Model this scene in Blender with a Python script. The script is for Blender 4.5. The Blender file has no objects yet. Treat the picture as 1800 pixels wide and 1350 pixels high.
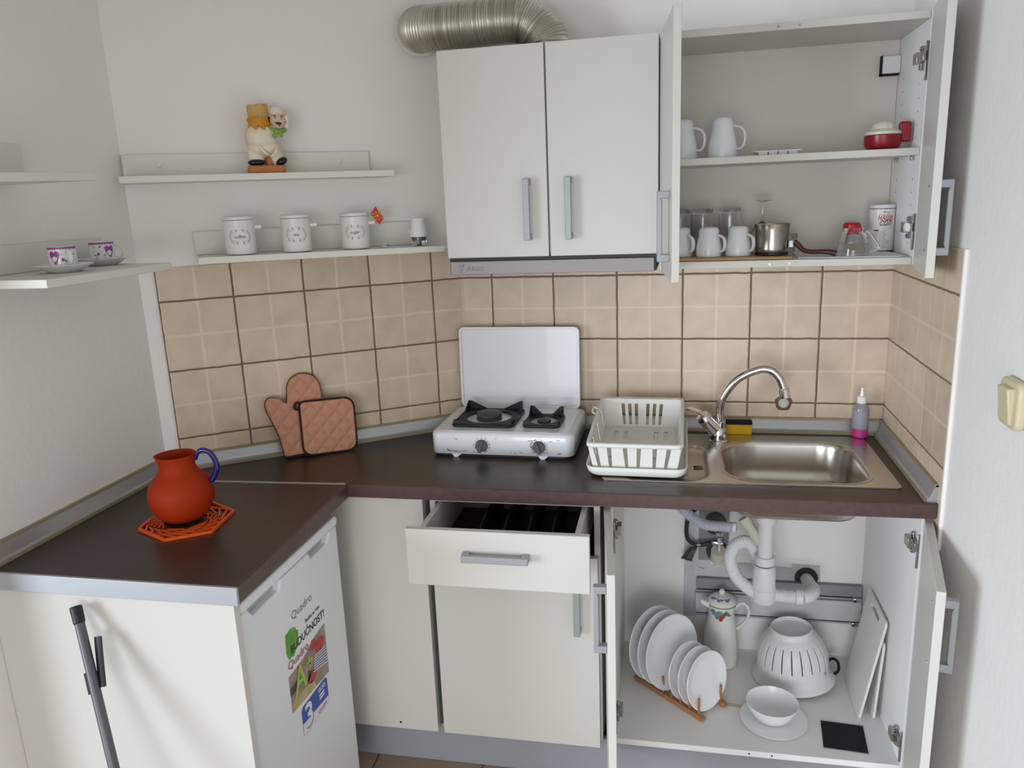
import bpy, bmesh, math, random
from mathutils import Vector, Matrix
random.seed(7)
sc = bpy.context.scene
COL = sc.collection
PI = math.pi

# ------------------------------------------------------------------ camera
cam_d = bpy.data.cameras.new('camera')
cam = bpy.data.objects.new('camera', cam_d)
COL.objects.link(cam)
cam_d.sensor_width = 36.0
cam_d.lens = 36.0 * 1363.68 / 1800.0
cam_d.clip_start = 0.02
_r = Vector((0.97629876, 0.21274458, -0.03975515))
_u = Vector((-0.0118514, 0.2359645, 0.97168941))
_f = Vector((-0.21610246, 0.94818801, -0.23289317))
_m = Matrix((( _r.x, _u.x, -_f.x, -0.5937),
             ( _r.y, _u.y, -_f.y, -2.4635),
             ( _r.z, _u.z, -_f.z, 1.6547),
             (0, 0, 0, 1)))
cam.matrix_world = _m
sc.camera = cam

# ------------------------------------------------------------------ world, daylight, fill lamp, exposure
w = bpy.data.worlds.new('daylight')
sc.world = w
w.use_nodes = True
bg = w.node_tree.nodes['Background']
bg.inputs['Color'].default_value = (1.0, 0.94, 0.86, 1)
bg.inputs['Strength'].default_value = 0.50


def area(name, loc, target, sx, sy, power, color, spread=180):
    d = bpy.data.lights.new(name, 'AREA')
    d.shape = 'RECTANGLE'
    d.size, d.size_y, d.energy, d.color = sx, sy, power, color
    d.spread = math.radians(spread)
    o = bpy.data.objects.new(name, d)
    COL.objects.link(o)
    o.location = loc
    o.rotation_euler = (Vector(target) - Vector(loc)).to_track_quat('-Z', 'Y').to_euler()
    return o


area('window_daylight', (-5.05, -4.90, 1.15), (0.45, -1.25, 0.45), 2.0, 2.0, 49, (0.74, 0.86, 1.0), 78)
area('front_fill', (-0.75, -4.70, 1.00), (-0.55, -0.4, 0.15), 2.2, 1.6, 14.5, (0.88, 0.94, 1.0), 70)  # added fill lamp, no known window; lifts left wall, fronts and cabinet interiors
vs = sc.view_settings
vs.view_transform = 'Standard'
vs.look = 'None'
vs.gamma = 1.0
vs.use_curve_mapping = False
vs.exposure = 0.0

# ------------------------------------------------------------------ materials
MATS = {}


def mat(name, col, rough=0.5, metal=0.0, noise=0.0, nscale=20.0, bump=0.0, bscale=60.0, spec=0.5, trans=0.0,
        ior=1.45, coat=0.0, alpha=1.0, sss=0.0, stretch=None):
    m = bpy.data.materials.new(name)
    m.use_nodes = True
    nt = m.node_tree
    b = nt.nodes['Principled BSDF']
    b.inputs['Base Color'].default_value = (*col, 1)
    b.inputs['Roughness'].default_value = rough
    b.inputs['Metallic'].default_value = metal
    b.inputs['Specular IOR Level'].default_value = spec
    b.inputs['Transmission Weight'].default_value = trans
    b.inputs['IOR'].default_value = ior
    b.inputs['Coat Weight'].default_value = coat
    b.inputs['Alpha'].default_value = alpha
    if sss:
        b.inputs['Subsurface Weight'].default_value = sss
        b.inputs['Subsurface Radius'].default_value = (0.01, 0.006, 0.004)
    tc = nt.nodes.new('ShaderNodeTexCoord')
    src = tc.outputs['Object']
    if stretch:
        mp = nt.nodes.new('ShaderNodeMapping')
        mp.inputs['Scale'].default_value = stretch
        nt.links.new(src, mp.inputs['Vector'])
        src = mp.outputs['Vector']
    if noise:
        n = nt.nodes.new('ShaderNodeTexNoise')
        n.inputs['Scale'].default_value = nscale
        n.inputs['Detail'].default_value = 5
        nt.links.new(src, n.inputs['Vector'])
        mx = nt.nodes.new('ShaderNodeMix')
        mx.data_type = 'RGBA'
        mx.inputs[6].default_value = (*[max(0, c * (1 - noise)) for c in col], 1)
        mx.inputs[7].default_value = (*[min(1, c * (1 + noise)) for c in col], 1)
        nt.links.new(n.outputs['Fac'], mx.inputs[0])
        nt.links.new(mx.outputs[2], b.inputs['Base Color'])
    if bump:
        n2 = nt.nodes.new('ShaderNodeTexNoise')
        n2.inputs['Scale'].default_value = bscale
        n2.inputs['Detail'].default_value = 4
        nt.links.new(src, n2.inputs['Vector'])
        bp = nt.nodes.new('ShaderNodeBump')
        bp.inputs['Strength'].default_value = bump
        bp.inputs['Distance'].default_value = 0.002
        nt.links.new(n2.outputs['Fac'], bp.inputs['Height'])
        nt.links.new(bp.outputs['Normal'], b.inputs['Normal'])
    MATS[name] = m
    return m


def tile_mat(name, pu, pv, ou, ov, base, grout_u, grout_v, gw=0.0056, mini=True, rough=0.35):
    """wall or floor tiles on the local x / z plane: grout joints, paler cross lines, mottled glaze"""
    m = bpy.data.materials.new(name)
    m.use_nodes = True
    nt = m.node_tree
    b = nt.nodes['Principled BSDF']
    L = nt.links

    def M(op, a, c=None, d=None):
        n = nt.nodes.new('ShaderNodeMath')
        n.operation = op
        for i, v in enumerate((a, c, d)):
            if v is None:
                continue
            if isinstance(v, (int, float)):
                n.inputs[i].default_value = v
            else:
                L.new(v, n.inputs[i])
        return n.outputs[0]

    tc = nt.nodes.new('ShaderNodeTexCoord')
    sp = nt.nodes.new('ShaderNodeSeparateXYZ')
    L.new(tc.outputs['Object'], sp.inputs[0])
    wob = nt.nodes.new('ShaderNodeTexNoise')
    wob.inputs['Scale'].default_value = 25
    L.new(tc.outputs['Object'], wob.inputs['Vector'])
    jig = M('MULTIPLY', M('SUBTRACT', wob.outputs['Fac'], 0.5), 0.004)

    def masks(out, p, o):
        c = M('DIVIDE', M('ADD', M('SUBTRACT', out, o), jig), p)
        f = M('FRACT', c)
        edge = M('MULTIPLY', M('MINIMUM', f, M('SUBTRACT', 1.0, f)), p)
        g = M('LESS_THAN', edge, gw / 2)
        mid = M('MULTIPLY', M('ABSOLUTE', M('SUBTRACT', f, 0.5)), p)
        ln = M('SUBTRACT', 1.0, M('MINIMUM', M('DIVIDE', mid, 0.006), 1.0))
        return g, M('MAXIMUM', ln, 0.0), M('FLOOR', c), edge
    gu, lu, iu, eu = masks(sp.outputs[0], pu, ou)
    gv, lv, iv, ev = masks(sp.outputs[2], pv, ov)
    wn = nt.nodes.new('ShaderNodeTexWhiteNoise')
    wn.noise_dimensions = '2D'
    cb = nt.nodes.new('ShaderNodeCombineXYZ')
    L.new(iu, cb.inputs[0])
    L.new(iv, cb.inputs[1])
    L.new(cb.outputs[0], wn.inputs['Vector'])
    ns = nt.nodes.new('ShaderNodeTexNoise')
    ns.inputs['Scale'].default_value = 14
    ns.inputs['Detail'].default_value = 6
    L.new(tc.outputs['Object'], ns.inputs['Vector'])
    val = M('ADD', M('ADD', 0.72, M('MULTIPLY', ns.outputs['Fac'], 0.42)), M('MULTIPLY', wn.outputs['Value'], 0.14))

    def mix(fac, a, c):
        n = nt.nodes.new('ShaderNodeMix')
        n.data_type = 'RGBA'
        if isinstance(fac, (int, float)):
            n.inputs[0].default_value = fac
        else:
            L.new(fac, n.inputs[0])
        for i, v in ((6, a), (7, c)):
            if isinstance(v, tuple):
                n.inputs[i].default_value = (*v, 1)
            else:
                L.new(v, n.inputs[i])
        return n.outputs[2]
    vm = nt.nodes.new('ShaderNodeVectorMath')
    vm.operation = 'SCALE'
    vm.inputs[0].default_value = base
    L.new(val, vm.inputs['Scale'])
    c = vm.outputs[0]
    if mini:
        pale = tuple(min(1, x * 1.32 + 0.03) for x in base)
        c = mix(M('MULTIPLY', M('MAXIMUM', lu, lv), 0.55), c, pale)
    c = mix(gu, c, grout_u)
    c = mix(gv, c, grout_v)
    L.new(c, b.inputs['Base Color'])
    g = M('MAXIMUM', gu, gv)
    L.new(M('ADD', rough, M('MULTIPLY', g, 0.5)), b.inputs['Roughness'])
    h = M('MINIMUM', M('DIVIDE', M('MINIMUM', eu, ev), 0.006), 1.0)
    if mini:
        h = M('SUBTRACT', h, M('MULTIPLY', M('MAXIMUM', lu, lv), 0.25))
    h = M('ADD', h, M('MULTIPLY', ns.outputs['Fac'], 0.3))
    bp = nt.nodes.new('ShaderNodeBump')
    bp.inputs['Strength'].default_value = 0.5
    bp.inputs['Distance'].default_value = 0.002
    L.new(h, bp.inputs['Height'])
    L.new(bp.outputs['Normal'], b.inputs['Normal'])
    MATS[name] = m
    return m


TILE = (0.635, 0.50, 0.37)
BROWN = (0.19, 0.125, 0.085)
mat('plaster', (0.88, 0.85, 0.81), 0.85, bump=0.55, bscale=45, noise=0.03, nscale=3)
tile_mat('tile_back', 0.203, 0.203, 0.0088, 0.0, TILE, BROWN, BROWN)
tile_mat('tile_diagonal', 0.203, 0.203, -0.1064, 0.0, TILE, BROWN, BROWN)
tile_mat('tile_right', 0.1945, 0.203, 0.0, 0.0, TILE, (0.62, 0.55, 0.44), (0.22, 0.16, 0.11))
tile_mat('tile_floor', 0.33, 0.33, 0.14, 0.05, (0.36, 0.25, 0.17), (0.10, 0.06, 0.04), (0.10, 0.06, 0.04), 0.006, False)
mat('ceiling_paint', (0.86, 0.85, 0.83), 0.9)
mat('white_laminate', (0.645, 0.622, 0.565), 0.38, noise=0.015, nscale=4)
mat('inner_laminate', (0.875, 0.865, 0.845), 0.45)
mat('beige_back', (0.74, 0.69, 0.62), 0.6)
mat('edge_laminate', (0.70, 0.685, 0.63), 0.5)
mat('cream_shelf', (0.77, 0.765, 0.69), 0.45, noise=0.03, nscale=8)
mat('worktop', (0.049, 0.030, 0.022), 0.30, noise=0.25, nscale=9, bump=0.08, bscale=90, spec=0.45)
mat('worktop_edge', (0.088, 0.05, 0.042), 0.33, noise=0.35, nscale=70, bump=0.1, bscale=120)
mat('aluminium', (0.48, 0.50, 0.52), 0.45, 0.7, stretch=(1, 1, 30), noise=0.06)
mat('grey_plastic', (0.47, 0.50, 0.50), 0.4)
mat('trim_grey', (0.42, 0.44, 0.44), 0.3, 0.55)
mat('trim_edge', (0.33, 0.27, 0.18), 0.45)
mat('handle_grey', (0.36, 0.375, 0.385), 0.45, 0.3)
mat('plinth_grey', (0.30, 0.315, 0.34), 0.55)
mat('steel', (0.56, 0.53, 0.49), 0.26, 1.0, bump=0.05, bscale=25, noise=0.05, nscale=8)
mat('steel_bowl', (0.50, 0.48, 0.45), 0.33, 1.0, stretch=(1, 1, 40), noise=0.08)
mat('chrome', (0.72, 0.72, 0.72), 0.07, 1.0)
mat('hinge_metal', (0.42, 0.40, 0.38), 0.25, 1.0)
mat('brushed_hood', (0.28, 0.255, 0.25), 0.5, 0.6, stretch=(2, 1, 60), noise=0.06)
mat('duct_foil', (0.62, 0.595, 0.53), 0.34, 0.95)
mat('black_gap', (0.006, 0.006, 0.006), 0.8)
mat('black_plastic', (0.012, 0.012, 0.013), 0.45)
mat('black_iron', (0.012, 0.012, 0.012), 0.55, bump=0.3, bscale=200)
mat('dark_felt', (0.014, 0.015, 0.018), 0.95, bump=0.4, bscale=300)
mat('burner_cap', (0.06, 0.058, 0.055), 0.55)
mat('white_enamel', (0.80, 0.81, 0.83), 0.22, coat=0.3)
mat('chipped', (0.05, 0.05, 0.055), 0.7)
mat('knob_grey', (0.10, 0.10, 0.105), 0.45)
mat('rack_plastic', (0.83, 0.82, 0.77), 0.4, sss=0.15)
mat('fridge_white', (0.80, 0.815, 0.84), 0.32)
mat('porcelain', (0.82, 0.82, 0.83), 0.16, coat=0.2)
mat('plate_white', (0.91, 0.91, 0.92), 0.2)
mat('mug_white', (0.78, 0.79, 0.80), 0.25)
mat('canister_white', (0.80, 0.765, 0.745), 0.3, noise=0.03, nscale=12)
mat('pvc_white', (0.76, 0.76, 0.77), 0.4)
mat('hose_grey', (0.50, 0.53, 0.60), 0.5)
mat('rough_plaster', (0.27, 0.27, 0.30), 0.9, bump=0.8, bscale=40, noise=0.35, nscale=10)
mat('pale_plaster', (0.56, 0.55, 0.57), 0.9, bump=0.6, bscale=40, noise=0.2, nscale=12)
mat('dark_hole', (0.05, 0.047, 0.045), 0.95, bump=1.0, bscale=60, noise=0.5, nscale=30)
mat('wood_rack', (0.40, 0.185, 0.085), 0.5, noise=0.25, nscale=12, stretch=(1, 1, 6))
mat('wood_board', (0.52, 0.30, 0.14), 0.5, noise=0.15, nscale=10, stretch=(2, 12, 1))
mat('jug_cream', (0.75, 0.76, 0.695), 0.25, coat=0.2, noise=0.05, nscale=10)
mat('colander_white', (0.81, 0.81, 0.81), 0.35)
mat('board_white', (0.80, 0.815, 0.76), 0.4, sss=0.1)
mat('pitcher_orange', (0.37, 0.030, 0.003), 0.55, noise=0.05, spec=0.2)
mat('pitcher_red', (0.50, 0.02, 0.004), 0.5)
mat('cobalt', (0.012, 0.012, 0.15), 0.12, coat=0.5)
mat('trivet_orange', (0.83, 0.11, 0.012), 0.45)
mat('salmon', (0.52, 0.235, 0.155), 0.85, bump=0.5, bscale=300)
mat('dark_brown_tape', (0.022, 0.011, 0.009), 0.8)
mat('sponge_yellow', (0.62, 0.36, 0.02), 0.9, bump=0.5, bscale=250)
mat('scour_black', (0.012, 0.012, 0.014), 1.0, bump=1.0, bscale=300)
mat('bottle_clear', (0.86, 0.84, 0.88), 0.15, trans=0.75)
mat('label_grey', (0.30, 0.30, 0.34), 0.4)
mat('soap_pink', (0.72, 0.05, 0.30), 0.2, trans=0.25)
mat('glass', (0.97, 0.98, 0.97), 0.02, trans=1.0, ior=1.45)
mat('glass_green', (0.88, 0.95, 0.88), 0.03, trans=1.0, ior=1.45)
mat('red_plastic', (0.55, 0.012, 0.015), 0.3)
mat('dark_red', (0.25, 0.006, 0.015), 0.3)
mat('cream_plastic', (0.78, 0.74, 0.60), 0.35, trans=0.15)
mat('switch_cream', (0.66, 0.58, 0.38), 0.35)
mat('maroon', (0.06, 0.014, 0.014), 0.3)
mat('pot_steel', (0.42, 0.39, 0.35), 0.2, 1.0, noise=0.3, nscale=25)
mat('print_grey', (0.22, 0.20, 0.21), 0.6)
mat('print_dark', (0.03, 0.03, 0.035), 0.6)
mat('print_navy', (0.03, 0.025, 0.06), 0.6)
mat('print_red', (0.55, 0.04, 0.035), 0.6)
mat('print_lilac', (0.42, 0.34, 0.36), 0.6)
mat('print_white', (0.80, 0.80, 0.82), 0.6)
mat('print_blue', (0.035, 0.10, 0.42), 0.5)
mat('print_green', (0.12, 0.34, 0.03), 0.5, noise=0.5, nscale=40)
mat('print_lime', (0.35, 0.55, 0.06), 0.5)
mat('print_picture', (0.33, 0.24, 0.20), 0.5, noise=0.7, nscale=25)
mat('print_pic_red', (0.45, 0.04, 0.03), 0.5, noise=0.4, nscale=40)
mat('print_pic_straw', (0.50, 0.40, 0.20), 0.5, noise=0.4, nscale=50)
mat('print_pic_blue', (0.17, 0.21, 0.29), 0.5, noise=0.4, nscale=50)
mat('print_pic_dark', (0.06, 0.05, 0.05), 0.5, noise=0.5, nscale=50)
mat('flag_red', (0.55, 0.015, 0.012), 0.5)
mat('flag_yellow', (0.85, 0.42, 0.03), 0.5)
mat('cup_purple', (0.32, 0.06, 0.30), 0.3)
mat('clay_orange', (0.48, 0.17, 0.045), 0.45, noise=0.2, nscale=40)
mat('fig_cream', (0.84, 0.74, 0.60), 0.4, noise=0.06, nscale=30)
mat('fig_skin', (0.72, 0.50, 0.38), 0.4)
mat('fig_straw', (0.62, 0.37, 0.12), 0.5, noise=0.3, nscale=60, stretch=(1, 1, 0.15))
mat('fig_gold', (0.62, 0.27, 0.015), 0.45)
mat('fig_green', (0.22, 0.40, 0.05), 0.4)
mat('fig_hair', (0.03, 0.014, 0.010), 0.5)
mat('shoe_black', (0.008, 0.008, 0.009), 0.2)
mat('flower_blue', (0.18, 0.25, 0.40), 0.3)
mat('flower_red', (0.34, 0.06, 0.035), 0.3)
mat('flower_leaf', (0.10, 0.15, 0.10), 0.3)
mat('paper_white', (0.80, 0.80, 0.80), 0.7)
mat('mop_grey', (0.11, 0.11, 0.12), 0.4, 0.4)
mat('tape_tan', (0.62, 0.58, 0.46), 0.6)
mat('rust', (0.17, 0.10, 0.075), 0.9, bump=0.6, bscale=200, noise=0.4, nscale=80)
mat('drawer_wood', (0.045, 0.03, 0.022), 0.6)

# ------------------------------------------------------------------ mesh helpers
I4 = Matrix.Identity(4)


class MB:
    """collects shapes into one bmesh"""

    def __init__(self):
        self.bm = bmesh.new()

    def box(self, x0, x1, y0, y1, z0, z1, M=None):
        vs_ = [self.bm.verts.new((x, y, z)) for x in (x0, x1) for y in (y0, y1) for z in (z0, z1)]
        if M:
            for v in vs_:
                v.co = M @ v.co
        for f in ((0, 1, 3, 2), (4, 6, 7, 5), (0, 4, 5, 1), (2, 3, 7, 6), (0, 2, 6, 4), (1, 5, 7, 3)):
            self.bm.faces.new([vs_[i] for i in f])
        return self

    def loft(self, loops, close=True, cap0=True, cap1=True):
        rows = [[self.bm.verts.new(p) for p in lp] for lp in loops]
        n = len(rows[0])
        for a, b in zip(rows, rows[1:]):
            for i in range(n if close else n - 1):
                j = (i + 1) % n
                self.bm.faces.new((a[i], a[j], b[j], b[i]))
        if close and cap0:
            self.bm.faces.new(list(reversed(rows[0])))
        if close and cap1:
            self.bm.faces.new(rows[-1])
        return self

    def lathe(self, prof, seg=40, M=None, cap0=True, cap1=True, wob=None):
        """prof: list of (radius, z) from bottom to top about the z axis"""
        loops = []
        for r, z in prof:
            lp = []
            for k in range(seg):
                a = 2 * PI * k / seg
                rr = max(r, 1e-5) * (wob(a, z) if wob else 1)
                p = Vector((rr * math.cos(a), rr * math.sin(a), z))
                lp.append(M @ p if M else p)
            loops.append(lp)
        return self.loft(loops, True, cap0, cap1)

    def cyl(self, p0, p1, r0, r1=None, seg=20):
        p0, p1 = Vector(p0), Vector(p1)
        d = p1 - p0
        M = Matrix.Translation(p0) @ d.to_track_quat('Z', 'Y').to_matrix().to_4x4()
        return self.lathe([(r0, 0), (r0 if r1 is None else r1, d.length)], seg, M)

    def ell(self, c, r, M=None, sub=3):
        mm = Matrix.Translation(c) @ (M or I4) @ Matrix.Diagonal((*r, 1))
        bmesh.ops.create_icosphere(self.bm, subdivisions=sub, radius=1.0, matrix=mm)
        return self

    def tube(self, pts, r, seg=14, closed=False, flat=None):
        """sweep a circle (or an ellipse, flat=(rx, ry)) along points"""
        pts = [Vector(p) for p in pts]
        n = len(pts)
        loops = []
        up = None
        for i, p in enumerate(pts):
            if closed:
                t = pts[(i + 1) % n] - pts[i - 1]
            else:
                t = pts[min(i + 1, n - 1)] - pts[max(i - 1, 0)]
            t.normalize()
            if up is None:
                up = Vector((0, 0, 1)) if abs(t.z) < 0.9 else Vector((0, 1, 0))
            s = t.cross(up)
            s.normalize()
            up = s.cross(t)
            rr = r(i / (n - 1)) if callable(r) else r
            rx, ry = flat if flat else (rr, rr)
            loops.append([p + s * rx * math.cos(2 * PI * k / seg) + up * ry * math.sin(2 * PI * k / seg) for k in range(seg)])
        if closed:
            loops.append(loops[0])
            rows = [[self.bm.verts.new(q) for q in lp] for lp in loops[:-1]]
            m = len(rows)
            for i in range(m):
                a, b = rows[i], rows[(i + 1) % m]
                for k in range(seg):
                    j = (k + 1) % seg
                    self.bm.faces.new((a[k], a[j], b[j], b[k]))
            return self
        return self.loft(loops)

    def prism(self, poly, z0, z1, M=None, holes=()):
        """vertical prism on a polygon in local x, y with optional holes"""
        f = (lambda x, y, z: M @ Vector((x, y, z))) if isinstance(M, Matrix) else (M or (lambda x, y, z: Vector((x, y, z))))
        sides = []
        for z in (z0, z1):
            es, lps = [], []
            for lp in (poly, *holes):
                vv = [self.bm.verts.new(f(x, y, z)) for x, y in lp]
                lps.append(vv)
                es += [self.bm.edges.new((vv[i], vv[(i + 1) % len(vv)])) for i in range(len(vv))]
            if holes:
                bmesh.ops.triangle_fill(self.bm, edges=es, use_beauty=True)
            else:
                self.bm.faces.new(lps[0])
            sides.append(lps)
        for a, b in zip(*sides):
            for i in range(len(a)):
                j = (i + 1) % len(a)
                self.bm.faces.new((a[i], a[j], b[j], b[i]))
        return self

    def build(self, name, m, parent=None, loc=(0, 0, 0), rot=(0, 0, 0), bev=0.0, seg=2, sharp=35, smooth=True, sub=0,
              solid=0.0, offset=1.0, remesh=0.0, smoothit=0):
        bmesh.ops.recalc_face_normals(self.bm, faces=self.bm.faces)
        me = bpy.data.meshes.new(name)
        self.bm.to_mesh(me)
        self.bm.free()
        if smooth:
            me.shade_smooth()
            if not sub and not remesh:
                me.set_sharp_from_angle(angle=math.radians(sharp))
        o = bpy.data.objects.new(name, me)
        COL.objects.link(o)
        me.materials.append(MATS[m] if isinstance(m, str) else m)
        o.location = loc
        o.rotation_euler = rot
        o.parent = parent
        if remesh:
            r = o.modifiers.new('remesh', 'REMESH')
            r.mode = 'VOXEL'
            r.voxel_size = remesh
            r.use_smooth_shade = True
            if smoothit:
                s = o.modifiers.new('smooth', 'SMOOTH')
                s.iterations = smoothit
                s.factor = 0.5
        if solid:
            s = o.modifiers.new('solidify', 'SOLIDIFY')
            s.thickness = solid
            s.offset = offset
        if bev:
            b = o.modifiers.new('bevel', 'BEVEL')
            b.width = bev
            b.segments = seg
            b.limit_method = 'ANGLE'
            b.angle_limit = math.radians(40)
            b.harden_normals = False
        if sub:
            s = o.modifiers.new('subsurf', 'SUBSURF')
            s.levels = s.render_levels = sub
        return o


def thing(name, label, cat, loc=(0, 0, 0), rz=0.0, group=None, rot=None):
    o = bpy.data.objects.new(name, None)
    COL.objects.link(o)
    o.empty_display_size = 0.05
    o.location = loc
    o.rotation_euler = rot if rot else (0, 0, rz)
    o['label'] = label
    o['category'] = cat
    if group:
        o['group'] = group
    return o


def tag(o, label, cat, group=None):
    o['label'] = label
    o['category'] = cat
    if group:
        o['group'] = group
    return o


def struct(o):
    o['kind'] = 'structure'
    return o


def dup(root, loc, rz, label, group=None):
    r = root.copy()
    COL.objects.link(r)
    r.location = loc
    r.rotation_euler = (root.rotation_euler.x, root.rotation_euler.y, rz)
    r['label'] = label
    if group:
        r['group'] = group
    for ch in list(root.children):
        c = ch.copy()
        COL.objects.link(c)
        c.parent = r
        for g in list(ch.children):
            d = g.copy()
            COL.objects.link(d)
            d.parent = c
    return r


def rrect(x0, x1, y0, y1, r, n=6):
    """rounded rectangle loop, counter-clockwise; r one radius or four (from x1,y0 ccw)"""
    rs = r if isinstance(r, (tuple, list)) else (r,) * 4
    pts = []
    for (cx, cy, a0), q in zip(((x1, y0, -PI / 2), (x1, y1, 0), (x0, y1, PI / 2), (x0, y0, PI)), rs):
        sx = -1 if cx == x1 else 1
        sy = -1 if cy == y1 else 1
        for k in range(n + 1):
            a = a0 + PI / 2 * k / n
            pts.append((cx + sx * q + q * math.cos(a), cy + sy * q + q * math.sin(a)))
    return pts


def smooth_path(ctrl, n=10):
    P = [Vector(p) for p in ctrl]
    P = [2 * P[0] - P[1]] + P + [2 * P[-1] - P[-2]]
    out = []
    for i in range(1, len(P) - 2):
        for k in range(n):
            t = k / n
            a, b, c, d = P[i - 1], P[i], P[i + 1], P[i + 2]
            out.append(0.5 * ((2 * b) + (c - a) * t + (2 * a - 5 * b + 4 * c - d) * t * t + (3 * b - a - 3 * c + d) * t ** 3))
    out.append(P[-2])
    return out


def text(body, size, m, parent, f, name='lettering', align='CENTER', shear=0.0, bold=0.0, cut=0.0, wx=1.0):
    """flat printed lettering; f maps text coordinates (x, y) to a point of the parent's space"""
    cu = bpy.data.curves.new(name, 'FONT')
    cu.body = body
    cu.size = size
    cu.align_x = align
    cu.align_y = 'CENTER'
    cu.shear = shear
    cu.offset = bold
    cu.resolution_u = 3
    o = bpy.data.objects.new(name, cu)
    COL.objects.link(o)
    bpy.context.view_layer.update()
    me = bpy.data.meshes.new_from_object(o.evaluated_get(bpy.context.evaluated_depsgraph_get()))
    bpy.data.objects.remove(o)
    bm = bmesh.new()
    bm.from_mesh(me)
    if cut:
        for _ in range(2):
            es = [e for e in bm.edges if e.calc_length() > cut]
            if es:
                bmesh.ops.subdivide_edges(bm, edges=es, cuts=1)
        bmesh.ops.triangulate(bm, faces=bm.faces)
    for v in bm.verts:
        v.co = f(v.co.x * wx, v.co.y)
    me2 = bpy.data.meshes.new(name)
    bm.to_mesh(me2)
    bm.free()
    o = bpy.data.objects.new(name, me2)
    COL.objects.link(o)
    me2.materials.append(MATS[m])
    o.parent = parent
    return o


def on_cyl(R, z0, a0, eps=0.0006):
    """lettering map onto the outside of a cylinder, centred on direction angle a0"""
    return lambda x, y: Vector(((R + eps) * math.cos(a0 + x / R), (R + eps) * math.sin(a0 + x / R), z0 + y))


def shapes(polys, f, name, m, parent):
    mb = MB()
    for poly in polys:
        mb.bm.faces.new([mb.bm.verts.new(f(x, y)) for x, y in poly])
    return mb.build(name, m, parent, smooth=False)


def ellipse(cx, cy, rx, ry, n=14, rot=0.0):
    c, s = math.cos(rot), math.sin(rot)
    return [(cx + rx * math.cos(2 * PI * k / n) * c - ry * math.sin(2 * PI * k / n) * s,
             cy + rx * math.cos(2 * PI * k / n) * s + ry * math.sin(2 * PI * k / n) * c) for k in range(n)]


def stroke(pts, wd):
    """a thin drawn line as quads"""
    out = []
    for (x0, y0), (x1, y1) in zip(pts, pts[1:]):
        d = math.hypot(x1 - x0, y1 - y0) or 1
        nx, ny = -(y1 - y0) / d * wd / 2, (x1 - x0) / d * wd / 2
        out.append([(x0 + nx, y0 + ny), (x0 - nx, y0 - ny), (x1 - nx, y1 - ny), (x1 + nx, y1 + ny)])
    return out

# ------------------------------------------------------------------ the room
CO = Vector((-1.3055, 0, 0))            # where the back wall meets the slanted wall
DA = 0.6216                             # slant of that wall
DT = Vector((-math.cos(DA), -math.sin(DA), 0))
DN = Vector((math.sin(DA), -math.cos(DA), 0))
TH = 0.02007                            # the base units stand very slightly askew
BO = Vector((0, -0.570, 0))
WT = 0.908                              # worktop height
LW = -2.09                              # left wall
dend = CO + DT * 0.97

struct(MB().box(-3.9, 0.12, -4.6, 0.16, -0.1, 0).build('floor', 'tile_floor', rot=(0, 0, 0), smooth=False))
# floor tiles are laid on x / y: turn a slab so that its local z runs across the room
bpy.data.objects['floor'].data.transform(Matrix.Rotation(-PI / 2, 4, 'X'))
bpy.data.objects['floor'].rotation_euler = (PI / 2, 0, TH)
struct(MB().box(-3.9, 0.12, -4.6, 0.16, 2.62, 2.72).build('ceiling', 'ceiling_paint', smooth=False))
struct(MB().box(-1.42, 0.12, 0.008, 0.12, 0, 2.62).build('wall_back', 'plaster', smooth=False))
struct(MB().box(0.006, 0.12, -4.6, 0.05, 0, 2.62).build('wall_right', 'plaster', smooth=False))
struct(MB().box(-1.03, 0.10, 0.008, 0.12, 0, 2.62).build('wall_slanted', 'plaster', loc=CO, rot=(0, 0, DA), smooth=False))
struct(MB().box(LW - 0.12, LW, -1.33, -0.50, 0, 2.62).build('wall_left', 'plaster', smooth=False))
ZG = 1.0
struct(MB().box(-0.0015, 0.0065, -0.594, -0.5835, 0.80, 1.508).build('trim_5', 'plaster', bev=0.002))
struct(MB().box(CO.x - 0.0, 0.004, 0, 0.0085, WT - ZG - 0.02, 0.504).build('wall_tiles_back', 'tile_back', loc=(0, 0, ZG), smooth=False))
struct(MB().box(-0.919, 0.003, 0, 0.0085, WT - ZG - 0.02, 0.502).build('wall_tiles_slanted', 'tile_diagonal', loc=(CO.x, 0, ZG), rot=(0, 0, DA), smooth=False))
struct(MB().box(0, 0.583, 0, 0.0065, -0.20, 0.506).build('wall_tiles_right', 'tile_right', loc=(0, 0, ZG), rot=(0, 0, -PI / 2), bev=0.002))
# wall edging above the worktop
prof = [(0, 0), (-0.026, 0), (-0.026, 0.006), (-0.018, 0.012), (-0.009, 0.036), (-0.006, 0.043), (0, 0.045)]


def edging(name, p0, p1, left):
    """cove strip from p0 to p1; the wall lies on the left hand when left is 1"""
    p0, p1 = Vector(p0), Vector(p1)
    t = (p1 - p0).normalized()
    nrm = Vector((-t.y, t.x, 0)) * left
    mb = MB()
    mb.loft([[p + nrm * x + Vector((0, 0, z)) for x, z in prof] for p in (p0, p1)])
    o = struct(mb.build(name, 'trim_grey', loc=(0, 0, WT), sharp=25))
    lip = MB()
    for (x0, z0), (x1, z1) in (((-0.0275, 0), (-0.024, 0.0075)), ((-0.0085, 0.0395), (0, 0.0462))):
        lip.loft([[p + nrm * x + Vector((0, 0, z)) for x, z in ((x0, z0), (x1, z0), (x1, z1), (x0, z1))] for p in (p0, p1)])
    lip.build('edging_lip', 'trim_edge', o, smooth=False)
    return o


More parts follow.
